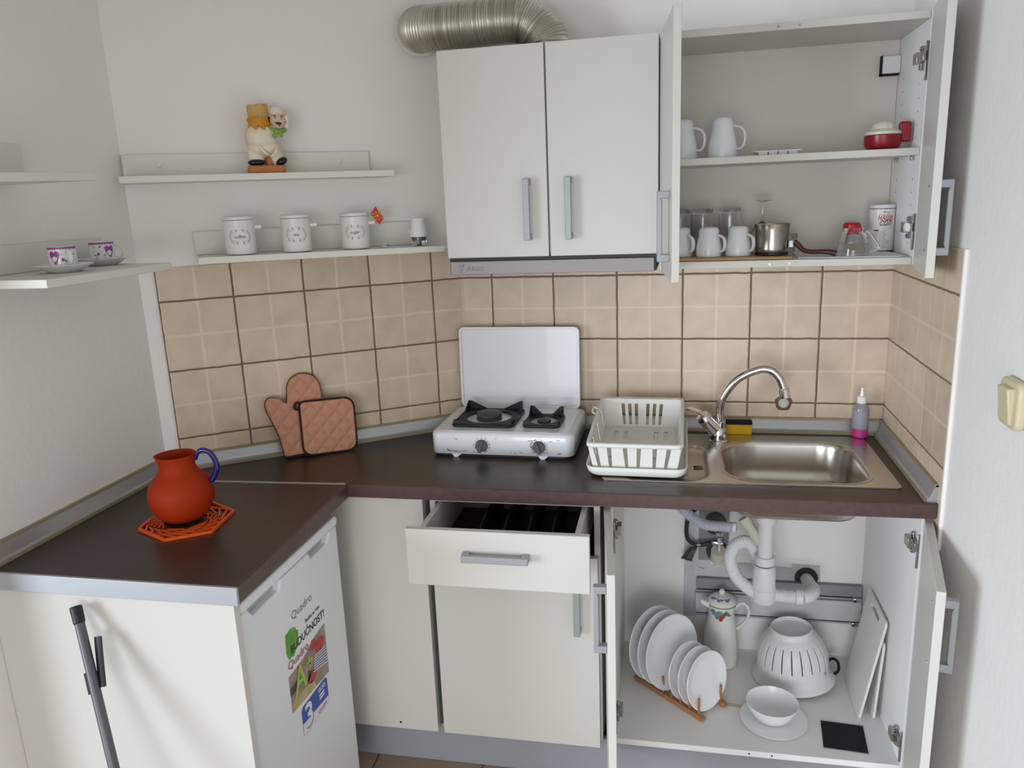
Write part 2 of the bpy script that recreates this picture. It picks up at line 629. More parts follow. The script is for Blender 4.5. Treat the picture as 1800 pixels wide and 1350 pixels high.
edging('trim_1', (CO.x + 0.004, 0, 0), (-0.001, 0, 0), 1)
edging('trim_2', (0, -0.002, 0), (0, -0.560, 0), 1)
e3 = CO + DT * 0.962
edging('trim_3', (e3.x, e3.y, 0), (CO.x, 0, 0), 1)
edging('trim_4', (LW, -1.198, 0), (LW, dend.y - 0.002, 0), 1)

sw = thing('light_switch', 'cream rocker light switch on the bare white right wall', 'light switch', (0.006, -0.925, 1.252), rot=(0, 0, -PI / 2))
MB().prism(rrect(-0.045, 0.045, -0.045, 0.045, 0.018), 0, 0.018, Matrix.Rotation(PI / 2, 4, 'X')).build('frame', 'switch_cream', sw, bev=0.006, seg=3)
MB().box(-0.024, 0.024, -0.026, -0.012, -0.034, 0.034, Matrix.Rotation(math.radians(7), 4, 'X')).build('rocker', 'switch_cream', sw, bev=0.003)

# ------------------------------------------------------------------ worktop


def wl(b, n):
    """a point of the base-unit frame: b to the left along the front edge, n towards the room"""
    return Vector((-b * math.cos(TH) + n * math.sin(TH), -0.570 - b * math.sin(TH) - n * math.cos(TH)))


fr, bend = Vector((-0.003, -0.570)), Vector((-1.495, -0.600))
c1 = CO - DN * 0.0
lc = CO + DT * 0.962
seam_l = Vector((LW + 0.002, -0.632))
sink_hole = [tuple(wl(x, y)) for x, y in rrect(0.085, 0.775, -0.488, -0.110, 0.03, 3)]
main = [tuple(fr), (-0.003, -0.002), (CO.x - 0.001, -0.002), (lc.x, lc.y - 0.002), tuple(seam_l), tuple(bend)]
wtp = thing('worktop', 'dark brown laminate worktop along the tiled wall holding stove and sink', 'worktop', (0, 0, 0))
MB().prism(main, WT - 0.038, WT, holes=(sink_hole,)).build('slab', 'worktop', wtp, smooth=False)
MB().loft([[(p[0], p[1] + dy, z) for dy, z in ((0, WT - 0.0375), (-0.0012, WT - 0.0375), (-0.0012, WT - 0.003), (0.0012, WT + 0.0004), (0.004, WT + 0.0004))]
           for p in (bend, fr)]).build('front_edge', 'worktop_edge', wtp, smooth=False)
ret = thing('return_worktop', 'dark brown worktop above the fridge with the orange pitcher on it', 'worktop', (0, 0, 0))
g = 0.003
re_f, re_l = Vector((-1.477, -1.188)), Vector((LW + 0.002, -1.200))
retp = [(bend.x, bend.y - g), (seam_l.x, seam_l.y - g), tuple(re_l), tuple(re_f)]
MB().prism(retp, WT - 0.038, WT).build('slab', 'worktop', ret, smooth=False)
MB().loft([[(p[0] + dx, p[1], z) for dx, z in ((0, WT - 0.0375), (0.0012, WT - 0.0375), (0.0012, WT - 0.003), (-0.0012, WT + 0.0004), (-0.004, WT + 0.0004))]
           for p in (re_f, (bend.x, bend.y - g))]).build('front_edge', 'worktop_edge', ret, smooth=False)
MB().loft([[(p[0], p[1] + dy, z) for dy, z in ((0.004, WT - 0.040), (-0.003, WT - 0.040), (-0.003, WT + 0.001), (0.004, WT + 0.001))]
           for p in (re_l, (re_f.x + 0.003, re_f.y))]).build('end_strip', 'aluminium', ret, bev=0.001)
sl = thing('joint_strip', 'thin metal joint strip between the two dark worktops', 'strip', (0, 0, 0))
MB().loft([[(p[0], p[1] + dy, WT + z) for dy, z in ((-0.0065, 0.0001), (-0.005, 0.0018), (0.0025, 0.0018), (0.004, 0.0001))]
           for p in ((seam_l.x + 0.03, seam_l.y + 0.001), (bend.x - 0.004, bend.y))]).build('strip', MATS['trim_grey'], sl, smooth=False)

# ------------------------------------------------------------------ handles, hinges, doors


def handle(parent, c, axis, out, length=0.166, wd=0.018, proud=0.030):
    """flat bar handle with two feet; axis = bar direction, out = away from the panel"""
    axis, out, c = Vector(axis), Vector(out), Vector(c)
    s = axis.cross(out)
    M = Matrix((( axis.x, s.x, out.x, c.x), (axis.y, s.y, out.y, c.y), (axis.z, s.z, out.z, c.z), (0, 0, 0, 1)))
    h = length / 2
    poly = [(-h, 0), (-h, proud), (h, proud), (h, 0), (h - 0.018, 0), (h - 0.018, proud - 0.009), (h - 0.024, proud - 0.012),
            (-h + 0.024, proud - 0.012), (-h + 0.018, proud - 0.009), (-h + 0.018, 0)]
    f = lambda x, y, z: M @ Vector((x, z, y))
    mb = MB()
    mb.prism(poly, -wd / 2, wd / 2, f)
    return mb.build('handle', 'handle_grey', parent, bev=0.0018)


def hinge(parent, c, ins, out):
    """cabinet hinge: mounting plate, arm and cup block; ins = into the cabinet, out = away from the side panel"""
    ins, out, c = Vector(ins), Vector(out), Vector(c)
    M = Matrix((( ins.x, out.x, 0, c.x), (ins.y, out.y, 0, c.y), (0, 0, 1, c.z), (0, 0, 0, 1)))
    mb = MB()
    mb.box(-0.030, -0.026, 0, 0.006, -0.055, 0.035, M)
    mb.box(-0.030, 0.004, 0.002, 0.012, -0.010, 0.012, M)
    mb.box(-0.006, 0.028, 0.004, 0.020, -0.013, 0.013, M)
    mb.box(0.0, 0.012, 0, 0.008, -0.028, 0.028, M)
    mb.cyl(M @ Vector((0.006, 0.006, -0.022)), M @ Vector((0.006, 0.011, -0.022)), 0.005, seg=10)
    mb.cyl(M @ Vector((0.006, 0.006, 0.022)), M @ Vector((0.006, 0.011, 0.022)), 0.005, seg=10)
    return mb.build('hinge', 'hinge_metal', parent, bev=0.0008)


def door(parent, pivot, ang, width, z0, z1, side, hz=None, hinge_z=(), name='door', t=0.018):
    """side = 1: hinged on its left edge, -1: hinged on its right edge; ang = how far it stands open in degrees"""
    a = -side * math.radians(ang)
    X = (0.002, width) if side > 0 else (-width, -0.002)
    d = MB().box(X[0], X[1], -t, 0, z0, z1).build(name, 'white_laminate', parent, loc=(pivot[0], pivot[1], 0), rot=(0, 0, a), bev=0.0012)
    if hz is not None:
        handle(d, (side * (width - 0.055), -t, hz), (0, 0, 1), (0, -1, 0))
    if ang > 5:
        for z in ((hz - 0.07, hz + 0.07) if hz is not None else ()):
            MB().cyl((side * (width - 0.055), -0.001, z), (side * (width - 0.055), 0.0015, z), 0.0035, seg=10).build('handle_screw', 'hinge_metal', d)
    return d


# ------------------------------------------------------------------ base units
def base_root(name, label, cat):
    return thing(name, label, cat, (BO.x, BO.y, 0), TH)


PT = 0.018
ZB, ZT = 0.132, 0.868          # underside and top of the base units
# sink unit (local: x = -b, y = into the wall)
sk = base_root('sink_cabinet', 'white base cabinet with both doors open under the sink', 'cabinet')
for x0 in (-0.790, -0.020):
    MB().box(x0, x0 + PT, 0.040, 0.545, ZB, ZT).build('side_panel', 'inner_laminate', sk, bev=0.0008)
MB().box(-0.772, -0.020, 0.040, 0.545, ZB, ZB + PT).build('bottom_panel', 'inner_laminate', sk, bev=0.0008)
MB().box(-0.772, -0.020, 0.545, 0.551, ZB, ZT).build('back_panel', 'inner_laminate', sk, smooth=False)
for x in (-0.405, -0.345):
    MB().cyl((x, 0.0405, ZB + 0.009), (x, 0.0392, ZB + 0.009), 0.0028, seg=10).build('screw', 'hinge_metal', sk)
dl = door(sk, (-0.777, 0.036), 84.5, 0.386, 0.128, 0.858, 1, hz=0.722)
dr = door(sk, (-0.016, 0.036), 77.0, 0.386, 0.128, 0.858, -1, hz=0.735)
for z in (0.775, 0.215):
    hinge(sk, (-0.772, 0.070, z), (0, 1, 0), (1, 0, 0))
    hinge(sk, (-0.020, 0.070, z), (0, 1, 0), (-1, 0, 0))

# drawer unit
du = base_root('drawer_cabinet', 'white base cabinet with its cutlery drawer pulled out', 'cabinet')
XL, XR = -1.276, -0.806
for x0 in (XL, XR - 0.016):
    MB().box(x0, x0 + 0.016, 0.042, 0.545, ZB, ZT).build('side_panel', 'white_laminate', du, bev=0.0008)
MB().box(XL + 0.016, XR - 0.016, 0.042, 0.545, ZB, ZB + 0.016).build('bottom_panel', 'inner_laminate', du)
MB().box(XL + 0.016, XR - 0.016, 0.042, 0.10, ZT - 0.018, ZT).build('top_rail', 'white_laminate', du, bev=0.0008)
MB().box(XL + 0.016, XR - 0.016, 0.535, 0.541, ZB, ZT).build('back_panel', 'drawer_wood', du)
dd = MB().box(XL + 0.004, XR - 0.006, 0.020, 0.038, 0.128, 0.712).build('door', 'white_laminate', du, bev=0.0012)
handle(dd, (-0.868, 0.020, 0.575), (0, 0, 1), (0, -1, 0))
PO = -0.185                    # how far the drawer is pulled out
drw = MB().box(XL + 0.005, XR - 0.006, PO + 0.004, PO + 0.022, 0.716, 0.867).build('drawer', 'white_laminate', du, bev=0.0015)
for x0 in (XL + 0.022, XR - 0.048):
    MB().box(x0, x0 + 0.014, PO + 0.022, PO + 0.46, 0.735, 0.845).build('drawer_side', 'edge_laminate', drw, bev=0.0008)
MB().box(XL + 0.036, XR - 0.048, PO + 0.022, PO + 0.46, 0.735, 0.742).build('drawer_floor', 'drawer_wood', drw)
MB().box(XL + 0.036, XR - 0.048, PO + 0.446, PO + 0.46, 0.742, 0.845).build('drawer_back', 'edge_laminate', drw)
handle(drw, (-1.040, PO + 0.004, 0.806), (1, 0, 0), (0, -1, 0))
ct = thing('cutlery_tray', 'dark cutlery tray with ribs inside the open drawer', 'tray', (BO.x, BO.y, 0), TH)
MB().box(-1.115, XR - 0.052, PO + 0.03, PO + 0.43, 0.743, 0.747).build('tray_base', 'black_plastic', ct)
for i in range(5):
    x = -1.115 + i * 0.064
    MB().loft([[(x + dx, y, 0.745 + h * z) for dx, z in ((0, 0), (0.004, 0), (0.004, 1), (0, 1))]
               for y, h in [(PO + 0.03 + 0.40 * k / 10, 0.05 + 0.035 * math.sin(PI * k / 10) ** 2) for k in range(11)]]).build('tray_divider', 'black_plastic', ct)

# blank corner unit
cu_ = base_root('corner_cabinet', 'plain white corner cabinet front without a handle beside the fridge', 'cabinet')
MB().box(-1.62, -1.290, 0.020, 0.040, 0.128, 0.866).build('front_panel', 'white_laminate', cu_, bev=0.0012)
MB().box(-1.306, -1.290, 0.042, 0.50, ZB, ZT).build('side_panel', 'grey_plastic', cu_, bev=0.0008)
MB().cyl((-1.405, 0.0205, 0.150), (-1.405, 0.0192, 0.150), 0.0035, seg=10).build('screw_hole', 'black_gap', cu_)

pl = base_root('plinth', 'grey kickboard running along the floor under the white cabinets', 'plinth')
MB().box(-1.66, -0.004, 0.055, 0.071, 0.001, 0.1315).build('board', 'plinth_grey', pl, bev=0.0008)

# ------------------------------------------------------------------ fridge and end panel
ep = thing('end_panel', 'large plain white end panel closing the side of the fridge recess', 'panel', (0, 0, 0))
MB().box(LW + 0.001, -1.487, -1.188, -1.168, 0.002, WT - 0.039).build('panel', 'white_laminate', ep, bev=0.001)
fg = thing('fridge', 'small white fridge with a printed advertising sticker under the worktop', 'fridge', (-1.492, -0.93, 0))
# local: x towards the room front (world +x), y = world y
MB().box(-0.52, -0.055, -0.232, 0.232, 0.03, 0.845).build('body', 'fridge_white', fg, bev=0.006)
MB().box(-0.50, -0.07, -0.20, 0.20, 0.001, 0.03).build('base', 'black_plastic', fg)
dz = 0.829
poly = [(-0.235, 0.055), (0.235, 0.055), (0.235, dz), (0.195, dz), (0.175, dz - 0.026), (0.085, dz - 0.026), (0.075, dz - 0.004),
        (-0.065, dz - 0.004), (-0.075, dz - 0.026), (-0.185, dz - 0.026), (-0.205, dz), (-0.235, dz)]
fd = MB().prism(poly, -0.05, 0.0, lambda x, y, z: Vector((z, x, y))).build('door', 'fridge_white', fg, bev=0.005, seg=3)
MB().prism(rrect(-0.235, 0.235, dz + 0.002, 0.856, 0.010), -0.055, 0.004, lambda x, y, z: Vector((z, x, y))).build('top_cap', 'fridge_white', fd, bev=0.004)
MB().box(-0.045, -0.018, -0.21, 0.20, dz - 0.040, dz + 0.002).build('handle_recess', 'grey_plastic', fd)
EX = 0.0006


def fp(ox, oz, lift=0):
    return lambda x, y: Vector((EX * (1 + lift), ox + x, oz + y))


text('Quadro', 0.029, 'print_grey', fd, fp(0.014, 0.713), 'lettering', wx=1.12)
text('Štedite za Vašu', 0.0135, 'print_dark', fd, fp(0.060, 0.667), 'lettering', bold=0.0002, wx=0.95)
lay = lambda k: (lambda x, y: Vector((EX * k, x, y)))
shapes([[(-0.080, 0.484), (0.113, 0.470), (0.115, 0.609), (0.080, 0.607), (0.040, 0.600), (0.015, 0.590), (-0.02, 0.583), (-0.080, 0.580)]], lay(1), 'sticker_picture', 'print_picture', fd)
shapes([[(-0.077, 0.640), (-0.074, 0.685), (-0.050, 0.690), (-0.026, 0.682), (-0.024, 0.672), (-0.015, 0.668), (-0.017, 0.650), (-0.024, 0.644), (-0.022, 0.630), (-0.036, 0.624),
         (-0.045, 0.615), (-0.055, 0.621), (-0.066, 0.618), (-0.072, 0.628)]], lay(1), 'sticker_leaf', 'print_green', fd)
text('BUDUĆNOST!', 0.0285, 'print_dark', fd, fp(0.030, 0.637, 1), 'lettering', bold=0.0004, wx=0.98)
shapes([[(-0.080, 0.484), (0.045, 0.476), (0.030, 0.500), (-0.010, 0.508), (-0.078, 0.506)]], lay(1.6), 'sticker_straw', 'print_pic_straw', fd)
for q in (ellipse(0.028, 0.512, 0.024, 0.014), ellipse(0.078, 0.572, 0.026, 0.018), ellipse(0.047, 0.590, 0.016, 0.013)):
    shapes([q], lay(1.6), 'sticker_fruit', 'print_pic_red', fd)
shapes([[(0.030, 0.525), (0.113, 0.500), (0.113, 0.548), (0.050, 0.552)]], lay(1.6), 'sticker_cloth', 'print_pic_blue', fd)
shapes([[(-0.080, 0.528), (-0.040, 0.530), (-0.030, 0.552), (-0.080, 0.548)]], lay(1.6), 'sticker_shade', 'print_pic_dark', fd)
shapes([[(0.000, 0.505), (0.030, 0.528), (0.010, 0.540)]], lay(1.6), 'sticker_shade', 'print_pic_dark', fd)
shapes([[(0.083, 0.592), (0.114, 0.594), (0.114, 0.608), (0.092, 0.607)]], lay(1.6), 'sticker_window', 'label_grey', fd)
lines = []
for k in range(7):
    lines += stroke([(0.035 + k * 0.002, 0.520 + k * 0.006), (0.113, 0.502 + k * 0.0075)], 0.0024)
shapes(lines, lay(2.2), 'sticker_lines', 'print_white', fd)['kind'] = 'stuff'
text('Quadro', 0.029, 'print_red', fd, fp(-0.027, 0.604, 1.6), 'lettering', wx=1.10)
text('A', 0.096, 'print_lime', fd, fp(-0.033, 0.544, 2.4), 'lettering', bold=0.0015, shear=0.1, wx=0.9)
text('+', 0.058, 'print_lime', fd, fp(0.018, 0.558, 2.4), 'lettering', bold=0.0016)
shapes([rrect(-0.042, 0.097, 0.392, 0.468, 0.008, 4)], lay(1), 'sticker_ground', 'print_white', fd)
shapes([[(-0.042, 0.424), (0.097, 0.411), (0.097, 0.460), (0.089, 0.468), (-0.034, 0.468), (-0.042, 0.460)]], lay(1.6), 'sticker_band', 'print_blue', fd)
shapes(stroke([(-0.042, 0.424), (-0.042, 0.396), (-0.038, 0.392), (0.093, 0.392), (0.097, 0.396), (0.097, 0.411)], 0.001), lay(1.6), 'sticker_outline', 'print_grey', fd)
text('3', 0.088, 'print_dark', fd, lambda x, y: Vector((EX * 2.0, -0.006 + x, 0.4265 + y)), 'lettering', bold=0.0024, wx=1.05)
text('3', 0.086, 'print_white', fd, lambda x, y: Vector((EX * 2.6, -0.008 + x, 0.429 + y)), 'lettering', bold=0.0018, wx=1.05)
text('GOD.', 0.0165, 'print_white', fd, fp(0.066, 0.455, 2), 'lettering', bold=0.0005)
text('=', 0.040, 'print_white', fd, fp(0.062, 0.434, 2), 'lettering', bold=0.0012, wx=1.3)
text('Quadro', 0.0155, 'print_red', fd, fp(0.061, 0.402, 2), 'lettering')

# ------------------------------------------------------------------ wall cabinets
CZ0, CZ1 = 1.449, 2.050
wc = thing('wall_cabinet', 'open white wall cabinet with mugs and glasses above the sink', 'cabinet', (0, 0, 0))
for x0 in (-0.6625, -0.027):
    MB().box(x0, x0 + PT, -0.290, -0.006, CZ0, CZ1).build('side_panel', 'inner_laminate', wc, bev=0.0008)
for nm, z0, y0 in (('bottom_panel', CZ0, -0.290), ('top_panel', 2.033, -0.290), ('shelf', 1.719, -0.282)):
    MB().box(-0.6435, -0.028, y0, -0.012, z0, z0 + PT).build(nm, 'white_laminate', wc, bev=0.0008)
MB().box(-0.6435, -0.028, -0.011, -0.007, CZ0, CZ1).build('back_panel', 'beige_back', wc, smooth=False)
for x, z in ((-0.375, 2.042), (-0.325, 2.042), (-0.375, 1.457), (-0.325, 1.457)):
    MB().cyl((x, -0.2895, z), (x, -0.2912, z), 0.003, seg=10).build('screw', 'hinge_metal', wc)
holes = MB()
for y in (-0.235, -0.075):
    for k in range(12):
        z = 1.50 + 0.032 * k if k < 6 else 1.762 + 0.032 * (k - 6)
        holes.cyl((-0.0265, y, z), (-0.0276, y, z), 0.0022, seg=8)
ph = holes.build('shelf_pin_holes', 'print_grey', wc)
ph['kind'] = 'stuff'
for y in (-0.235, -0.075):
    MB().box(-0.036, -0.0272, y - 0.006, y + 0.006, 1.708, 1.7188).build('shelf_pin', 'hinge_metal', wc, bev=0.001)
hc = MB().box(-0.073, -0.028, -0.034, -0.012, 1.945, 1.990).build('hanger_cover', 'paper_white', wc, bev=0.002)
MB().box(-0.0765, -0.0731, -0.030, -0.0115, 1.940, 1.992).build('hanger_gap', 'black_gap', hc)
MB().box(-0.0765, -0.030, -0.030, -0.0115, 1.940, 1.9445).build('hanger_gap', 'black_gap', hc)
ul = door(wc, (-0.640, -0.302), 83.6, 0.296, 1.446, 2.051, 1, hz=1.574)
ur = door(wc, (-0.0275, -0.302), 80.3, 0.290, 1.446, 2.051, -1, hz=1.574)
for z in (1.948, 1.541):
    hinge(wc, (-0.0275, -0.262, z), (0, 1, 0), (-1, 0, 0))

hcab = thing('hood_cabinet', 'closed white two-door wall cabinet above the stove', 'cabinet', (0, 0, 0))
hx0, hx1 = -1.262, -0.664
MB().box(hx0 + 0.001, hx1 - 0.001, -0.281, -0.005, 1.500, 2.049).build('body', 'white_laminate', hcab, bev=0.0008)
door(hcab, (hx0, -0.2825), 0, 0.2965, 1.493, 2.050, 1, hz=1.622)
door(hcab, (hx1, -0.2825), 0, 0.2965, 1.493, 2.050, -1, hz=1.622)
hood = thing('cooker_hood', 'slim steel slide-out cooker hood under the closed cabinet', 'cooker hood', (0, 0, 0))
MB().box(hx0 + 0.006, hx1 - 0.006, -0.294, -0.015, 1.447, 1.4925).build('body', 'black_plastic', hood)
hf = MB().box(hx0 + 0.010, hx1 - 0.012, -0.306, -0.2945, 1.446, 1.483).build('front_panel', 'brushed_hood', hood, bev=0.0012)
hp = lambda ox, oz: (lambda x, y: Vector((ox + x, -0.3066, oz + y)))
text('FULGO', 0.0155, 'print_grey', hf, hp(-1.180, 1.462), 'lettering', shear=0.15, wx=1.0, bold=0.0003)
sh = lambda x, y: Vector((-1.2185 + x, -0.3066, 1.464 + y))
shapes(stroke([(-0.004, 0.012), (-0.010, 0.006), (-0.004, 0.002), (0.006, 0.012), (0.002, 0.0), (-0.002, -0.012), (-0.006, -0.010), (-0.001, 0.001)], 0.0012)
       + stroke([(0.0, 0.006), (0.010, 0.010)], 0.0012), sh, 'emblem', 'print_grey', hf)
text('P   P', 0.010, 'handle_grey', hf, hp(-0.970, 1.461), 'button_marks')

# ribbed foil duct: out of the cabinet top, over to the slanted wall
dk = thing('exhaust_duct', 'ribbed aluminium exhaust duct lying on top of the hood cabinet', 'duct', (0, 0, 0))
path = smooth_path([(-0.982, -0.15, 2.053), (-0.982, -0.15, 2.076), (-1.003, -0.15, 2.110), (-1.045, -0.15, 2.137), (-1.11, -0.15, 2.142), (-1.20, -0.15, 2.141), (-1.275, -0.15, 2.141),
                    (-1.328, -0.143, 2.142), (-1.360, -0.120, 2.146), (-1.376, -0.088, 2.150)], 46)
ds = [0]
for a, b in zip(path, path[1:]):
    ds.append(ds[-1] + (b - a).length)
mb = MB()
dl_, up = [], None
for i, p in enumerate(path):
    t = (path[min(i + 1, len(path) - 1)] - path[max(i - 1, 0)]).normalized()
    s = Vector((0, 1, 0))
    u2 = s.cross(t).normalized()
    s = t.cross(u2)
    ph_ = (ds[i] / 0.0056) % 1.0
    R = 0.0605 * (1 + 0.040 * (abs(ph_ - 0.5) * 4 - 1)) * (1 + 0.012 * math.sin(ds[i] * 31))
    dl_.append([p + s * R * math.cos(2 * PI * k / 48) + u2 * R * math.sin(2 * PI * k / 48) for k in range(48)])
mb.loft(dl_)
mb.build('pipe', 'duct_foil', dk, sharp=80)
mb = MB()
mb.loft([[path[-1] + Vector((-0.002, 0.012, 0.001)) * q + Vector((0.8, 0.57, 0)) * r * math.cos(2 * PI * k / 40) + Vector((0, 0, 1)) * r * math.sin(2 * PI * k / 40)
          for k in range(40)] for q, r in ((0.2, 0.062), (0.2, 0.072), (1.0, 0.074))])
mb.build('wall_collar', 'plaster', dk)

# ------------------------------------------------------------------ open shelves
GS = 'small white shelves with a back board'


def wall_shelf(label, loc, rz, x0, x1, depth, zt, bx0, bx1, bz, caps, tilt=0.0):
    """local x along the wall, y into the wall"""
    s = thing('wall_shelf', label, 'shelf', loc, rz, GS)
    mb = MB()
    mb.loft([[(x, y, zt + (x - (x0 + x1) / 2) * tilt + z) for y, z in ((-depth, -0.0175), (-depth, 0), (-0.001, 0), (-0.001, -0.0175))] for x in (x0, x1)])
    mb.build('board', 'cream_shelf', s, bev=0.001)
    mb = MB()
    mb.loft([[(x, y, z) for y, z in ((-0.016, zt + (x - (x0 + x1) / 2) * tilt + 0.0005), (-0.016, bz), (-0.001, bz), (-0.001, zt + (x - (x0 + x1) / 2) * tilt + 0.0005))] for x in (bx0, bx1)])
    b = mb.build('back_board', 'cream_shelf', s, bev=0.001)
    for x in caps:
        MB().lathe([(0.0085, 0), (0.0085, 0.0015), (0.006, 0.003)], 16, Matrix.Translation((x, -0.016, (zt + bz) / 2 + 0.003)) @ Matrix.Rotation(PI / 2, 4, 'X')).build('screw_cap', 'cream_shelf', b)
    return s


WY = 0.008 - 0.0005
wall_shelf('upper shelf on the slanted wall carrying the chef figurine', CO + DN * -WY, DA, -0.966, -0.238, 0.128, 1.749, -0.957, -0.283, 1.809, (-0.866, -0.372))
wall_shelf('lower shelf on the slanted wall carrying three lidded canisters', CO + DN * -WY, DA, -0.803, -0.106, 0.155, 1.5275, -0.803, -0.128, 1.597, (-0.168,), tilt=-0.013)
wall_shelf('lower shelf on the left wall carrying two patterned cups', (LW, 0, 0), PI / 2, -1.135, -0.735, 0.243, 1.5325, -1.10, -0.690, 1.597, ())
wall_shelf('empty upper shelf at the left edge on the left wall', (LW, 0, 0), PI / 2, -1.30, -0.922, 0.220, 1.7425, -1.30, -0.90, 1.818, (-0.985,), tilt=0.022)


def dpt(dt, dn, z):
    p = CO + DT * dt + DN * dn
    return (p.x, p.y, z)


def facing(loc):
    return math.atan2(-2.4635 - loc[1], -0.5937 - loc[0])


# lidded canisters
def canister(label, loc, word, flag=False):
    c = thing('canister', label, 'canister', loc, 0, 'lidded white kitchen canisters on the lower shelf')
    a = facing(loc)
    R = 0.0415
    MB().lathe([(R - 0.002, 0), (R, 0.003), (R, 0.092), (R - 0.003, 0.093), (R - 0.003, 0.012), (0, 0.012)], 48, cap1=False).build('body', 'canister_white', c)
    MB().lathe([(R + 0.0005, 0.0935), (R + 0.002, 0.0945), (R + 0.002, 0.101), (R - 0.004, 0.1045), (0.0, 0.105)], 48).build('lid', 'canister_white', c)
    d = Vector((math.cos(a + PI / 2 - 0.12), math.sin(a + PI / 2 - 0.12), 0))
    pts = [d * (R - 0.004) + Vector((0, 0, 0.072)), d * (R + 0.008) + Vector((0, 0, 0.0725)), d * (R + 0.016) + Vector((0, 0, 0.073)), d * (R + 0.0185) + Vector((0, 0, 0.073))]
    MB().tube(pts, 0.0055, 12, flat=(0.0055, 0.0058)).build('spoon_handle', 'canister_white', c)
    text(word, 0.0125, 'print_dark', c, on_cyl(R, 0.048, a), 'lettering', cut=0.004)
    fl = []
    f = on_cyl(R, 0.048, a)
    for sx in (-1, 1):
        for k in range(9):
            t = -1.2 + 2.4 * k / 8
            fl.append(ellipse(sx * (0.019 + 0.008 * math.cos(t * 1.2)), 0.017 * math.sin(t), 0.0022, 0.0014, 8, t * sx))
        fl.append(ellipse(sx * 0.009, 0.0175, 0.0024, 0.0034, 8))
        fl.append(ellipse(sx * 0.009, -0.0175, 0.0024, 0.0034, 8))
        fl += stroke([(sx * 0.004, 0.013), (sx * 0.012, 0.0135), (sx * 0.019, 0.010), (sx * 0.025, 0.003), (sx * 0.029, 0), (sx * 0.025, -0.004), (sx * 0.018, -0.010), (sx * 0.010, -0.0135), (sx * 0.004, -0.013)], 0.0007)
    o = shapes(fl, f, 'ornament', 'print_lilac', c)
    o['kind'] = 'stuff'
    return c


canister('lidded white canister lettered coffee, leftmost of the three on the shelf', dpt(0.684, 0.085, 1.5325), 'coffee')
canister('lidded white canister lettered tea, in the middle of the three', dpt(0.530, 0.085, 1.5305), 'tea')
canister('lidded white canister lettered sugar, beside the small red flag', dpt(0.360, 0.085, 1.5285), 'sugar')
flg = thing('paper_flag', 'small red flag with yellow sun rays on the handle of the sugar canister', 'flag', dpt(0.291, 0.092, 1.6215), 0)
flg.rotation_euler = (0, 0, facing(flg.location) + PI / 2)
cf = [(-0.020, 0.004), (-0.004, 0.026), (0.0185, -0.009), (0.004, -0.029)]
MB().prism(cf, -0.0006, 0.0006, lambda x, y, z: Vector((x, z, y))).build('cloth', 'flag_red', flg, smooth=False)
rays = []
for k in range(8):
    a = 2 * PI * k / 8 + 0.35
    L_ = 0.017 if k % 2 else 0.013
    cx, cy = math.cos(a), math.sin(a)
    rays.append([(cx * 0.004, cy * 0.004), (cx * L_ - cy * 0.0018, cy * L_ + cx * 0.0018), (cx * L_ + cy * 0.0018, cy * L_ - cx * 0.0018)])
rays.append(ellipse(0, 0, 0.0032, 0.0032))
shapes(rays, lambda x, y: Vector((x, -0.0012, y - 0.002)), 'sun_rays', 'flag_yellow', flg)
kt = thing('metal_clip', 'small flat metal clip on the shelf right of the sugar canister', 'clip', dpt(0.278, 0.105, 1.5275), 0.3)
MB().prism(ellipse(0, 0, 0.015, 0.007), 0, 0.004).build('plate', 'aluminium', kt, bev=0.001)
MB().cyl((0.008, -0.002, 0.004), (0.008, -0.002, 0.007), 0.003, seg=12).build('stud', 'black_plastic', kt)
pn = thing('night_light', 'small white plug-in light with a clear base at the end of the shelf', 'night light', dpt(0.166, 0.085, 1.5255), 0)
MB().lathe([(0.0265, 0.026), (0.0255, 0.040), (0.0215, 0.074), (0.0185, 0.081), (0, 0.082)], 32).build('shade', 'porcelain', pn)
MB().lathe([(0.021, 0.0005), (0.0235, 0.004), (0.0235, 0.024), (0.022, 0.0258)], 32).build('clear_base', 'glass', pn)
MB().box(-0.004, 0.004, -0.004, 0.004, 0.002, 0.0255).build('plug_pin', 'black_plastic', pn, bev=0.001)
MB().box(-0.014, 0.014, -0.009, 0.009, 0.014, 0.024).build('lamp_holder', 'knob_grey', pn, bev=0.001)

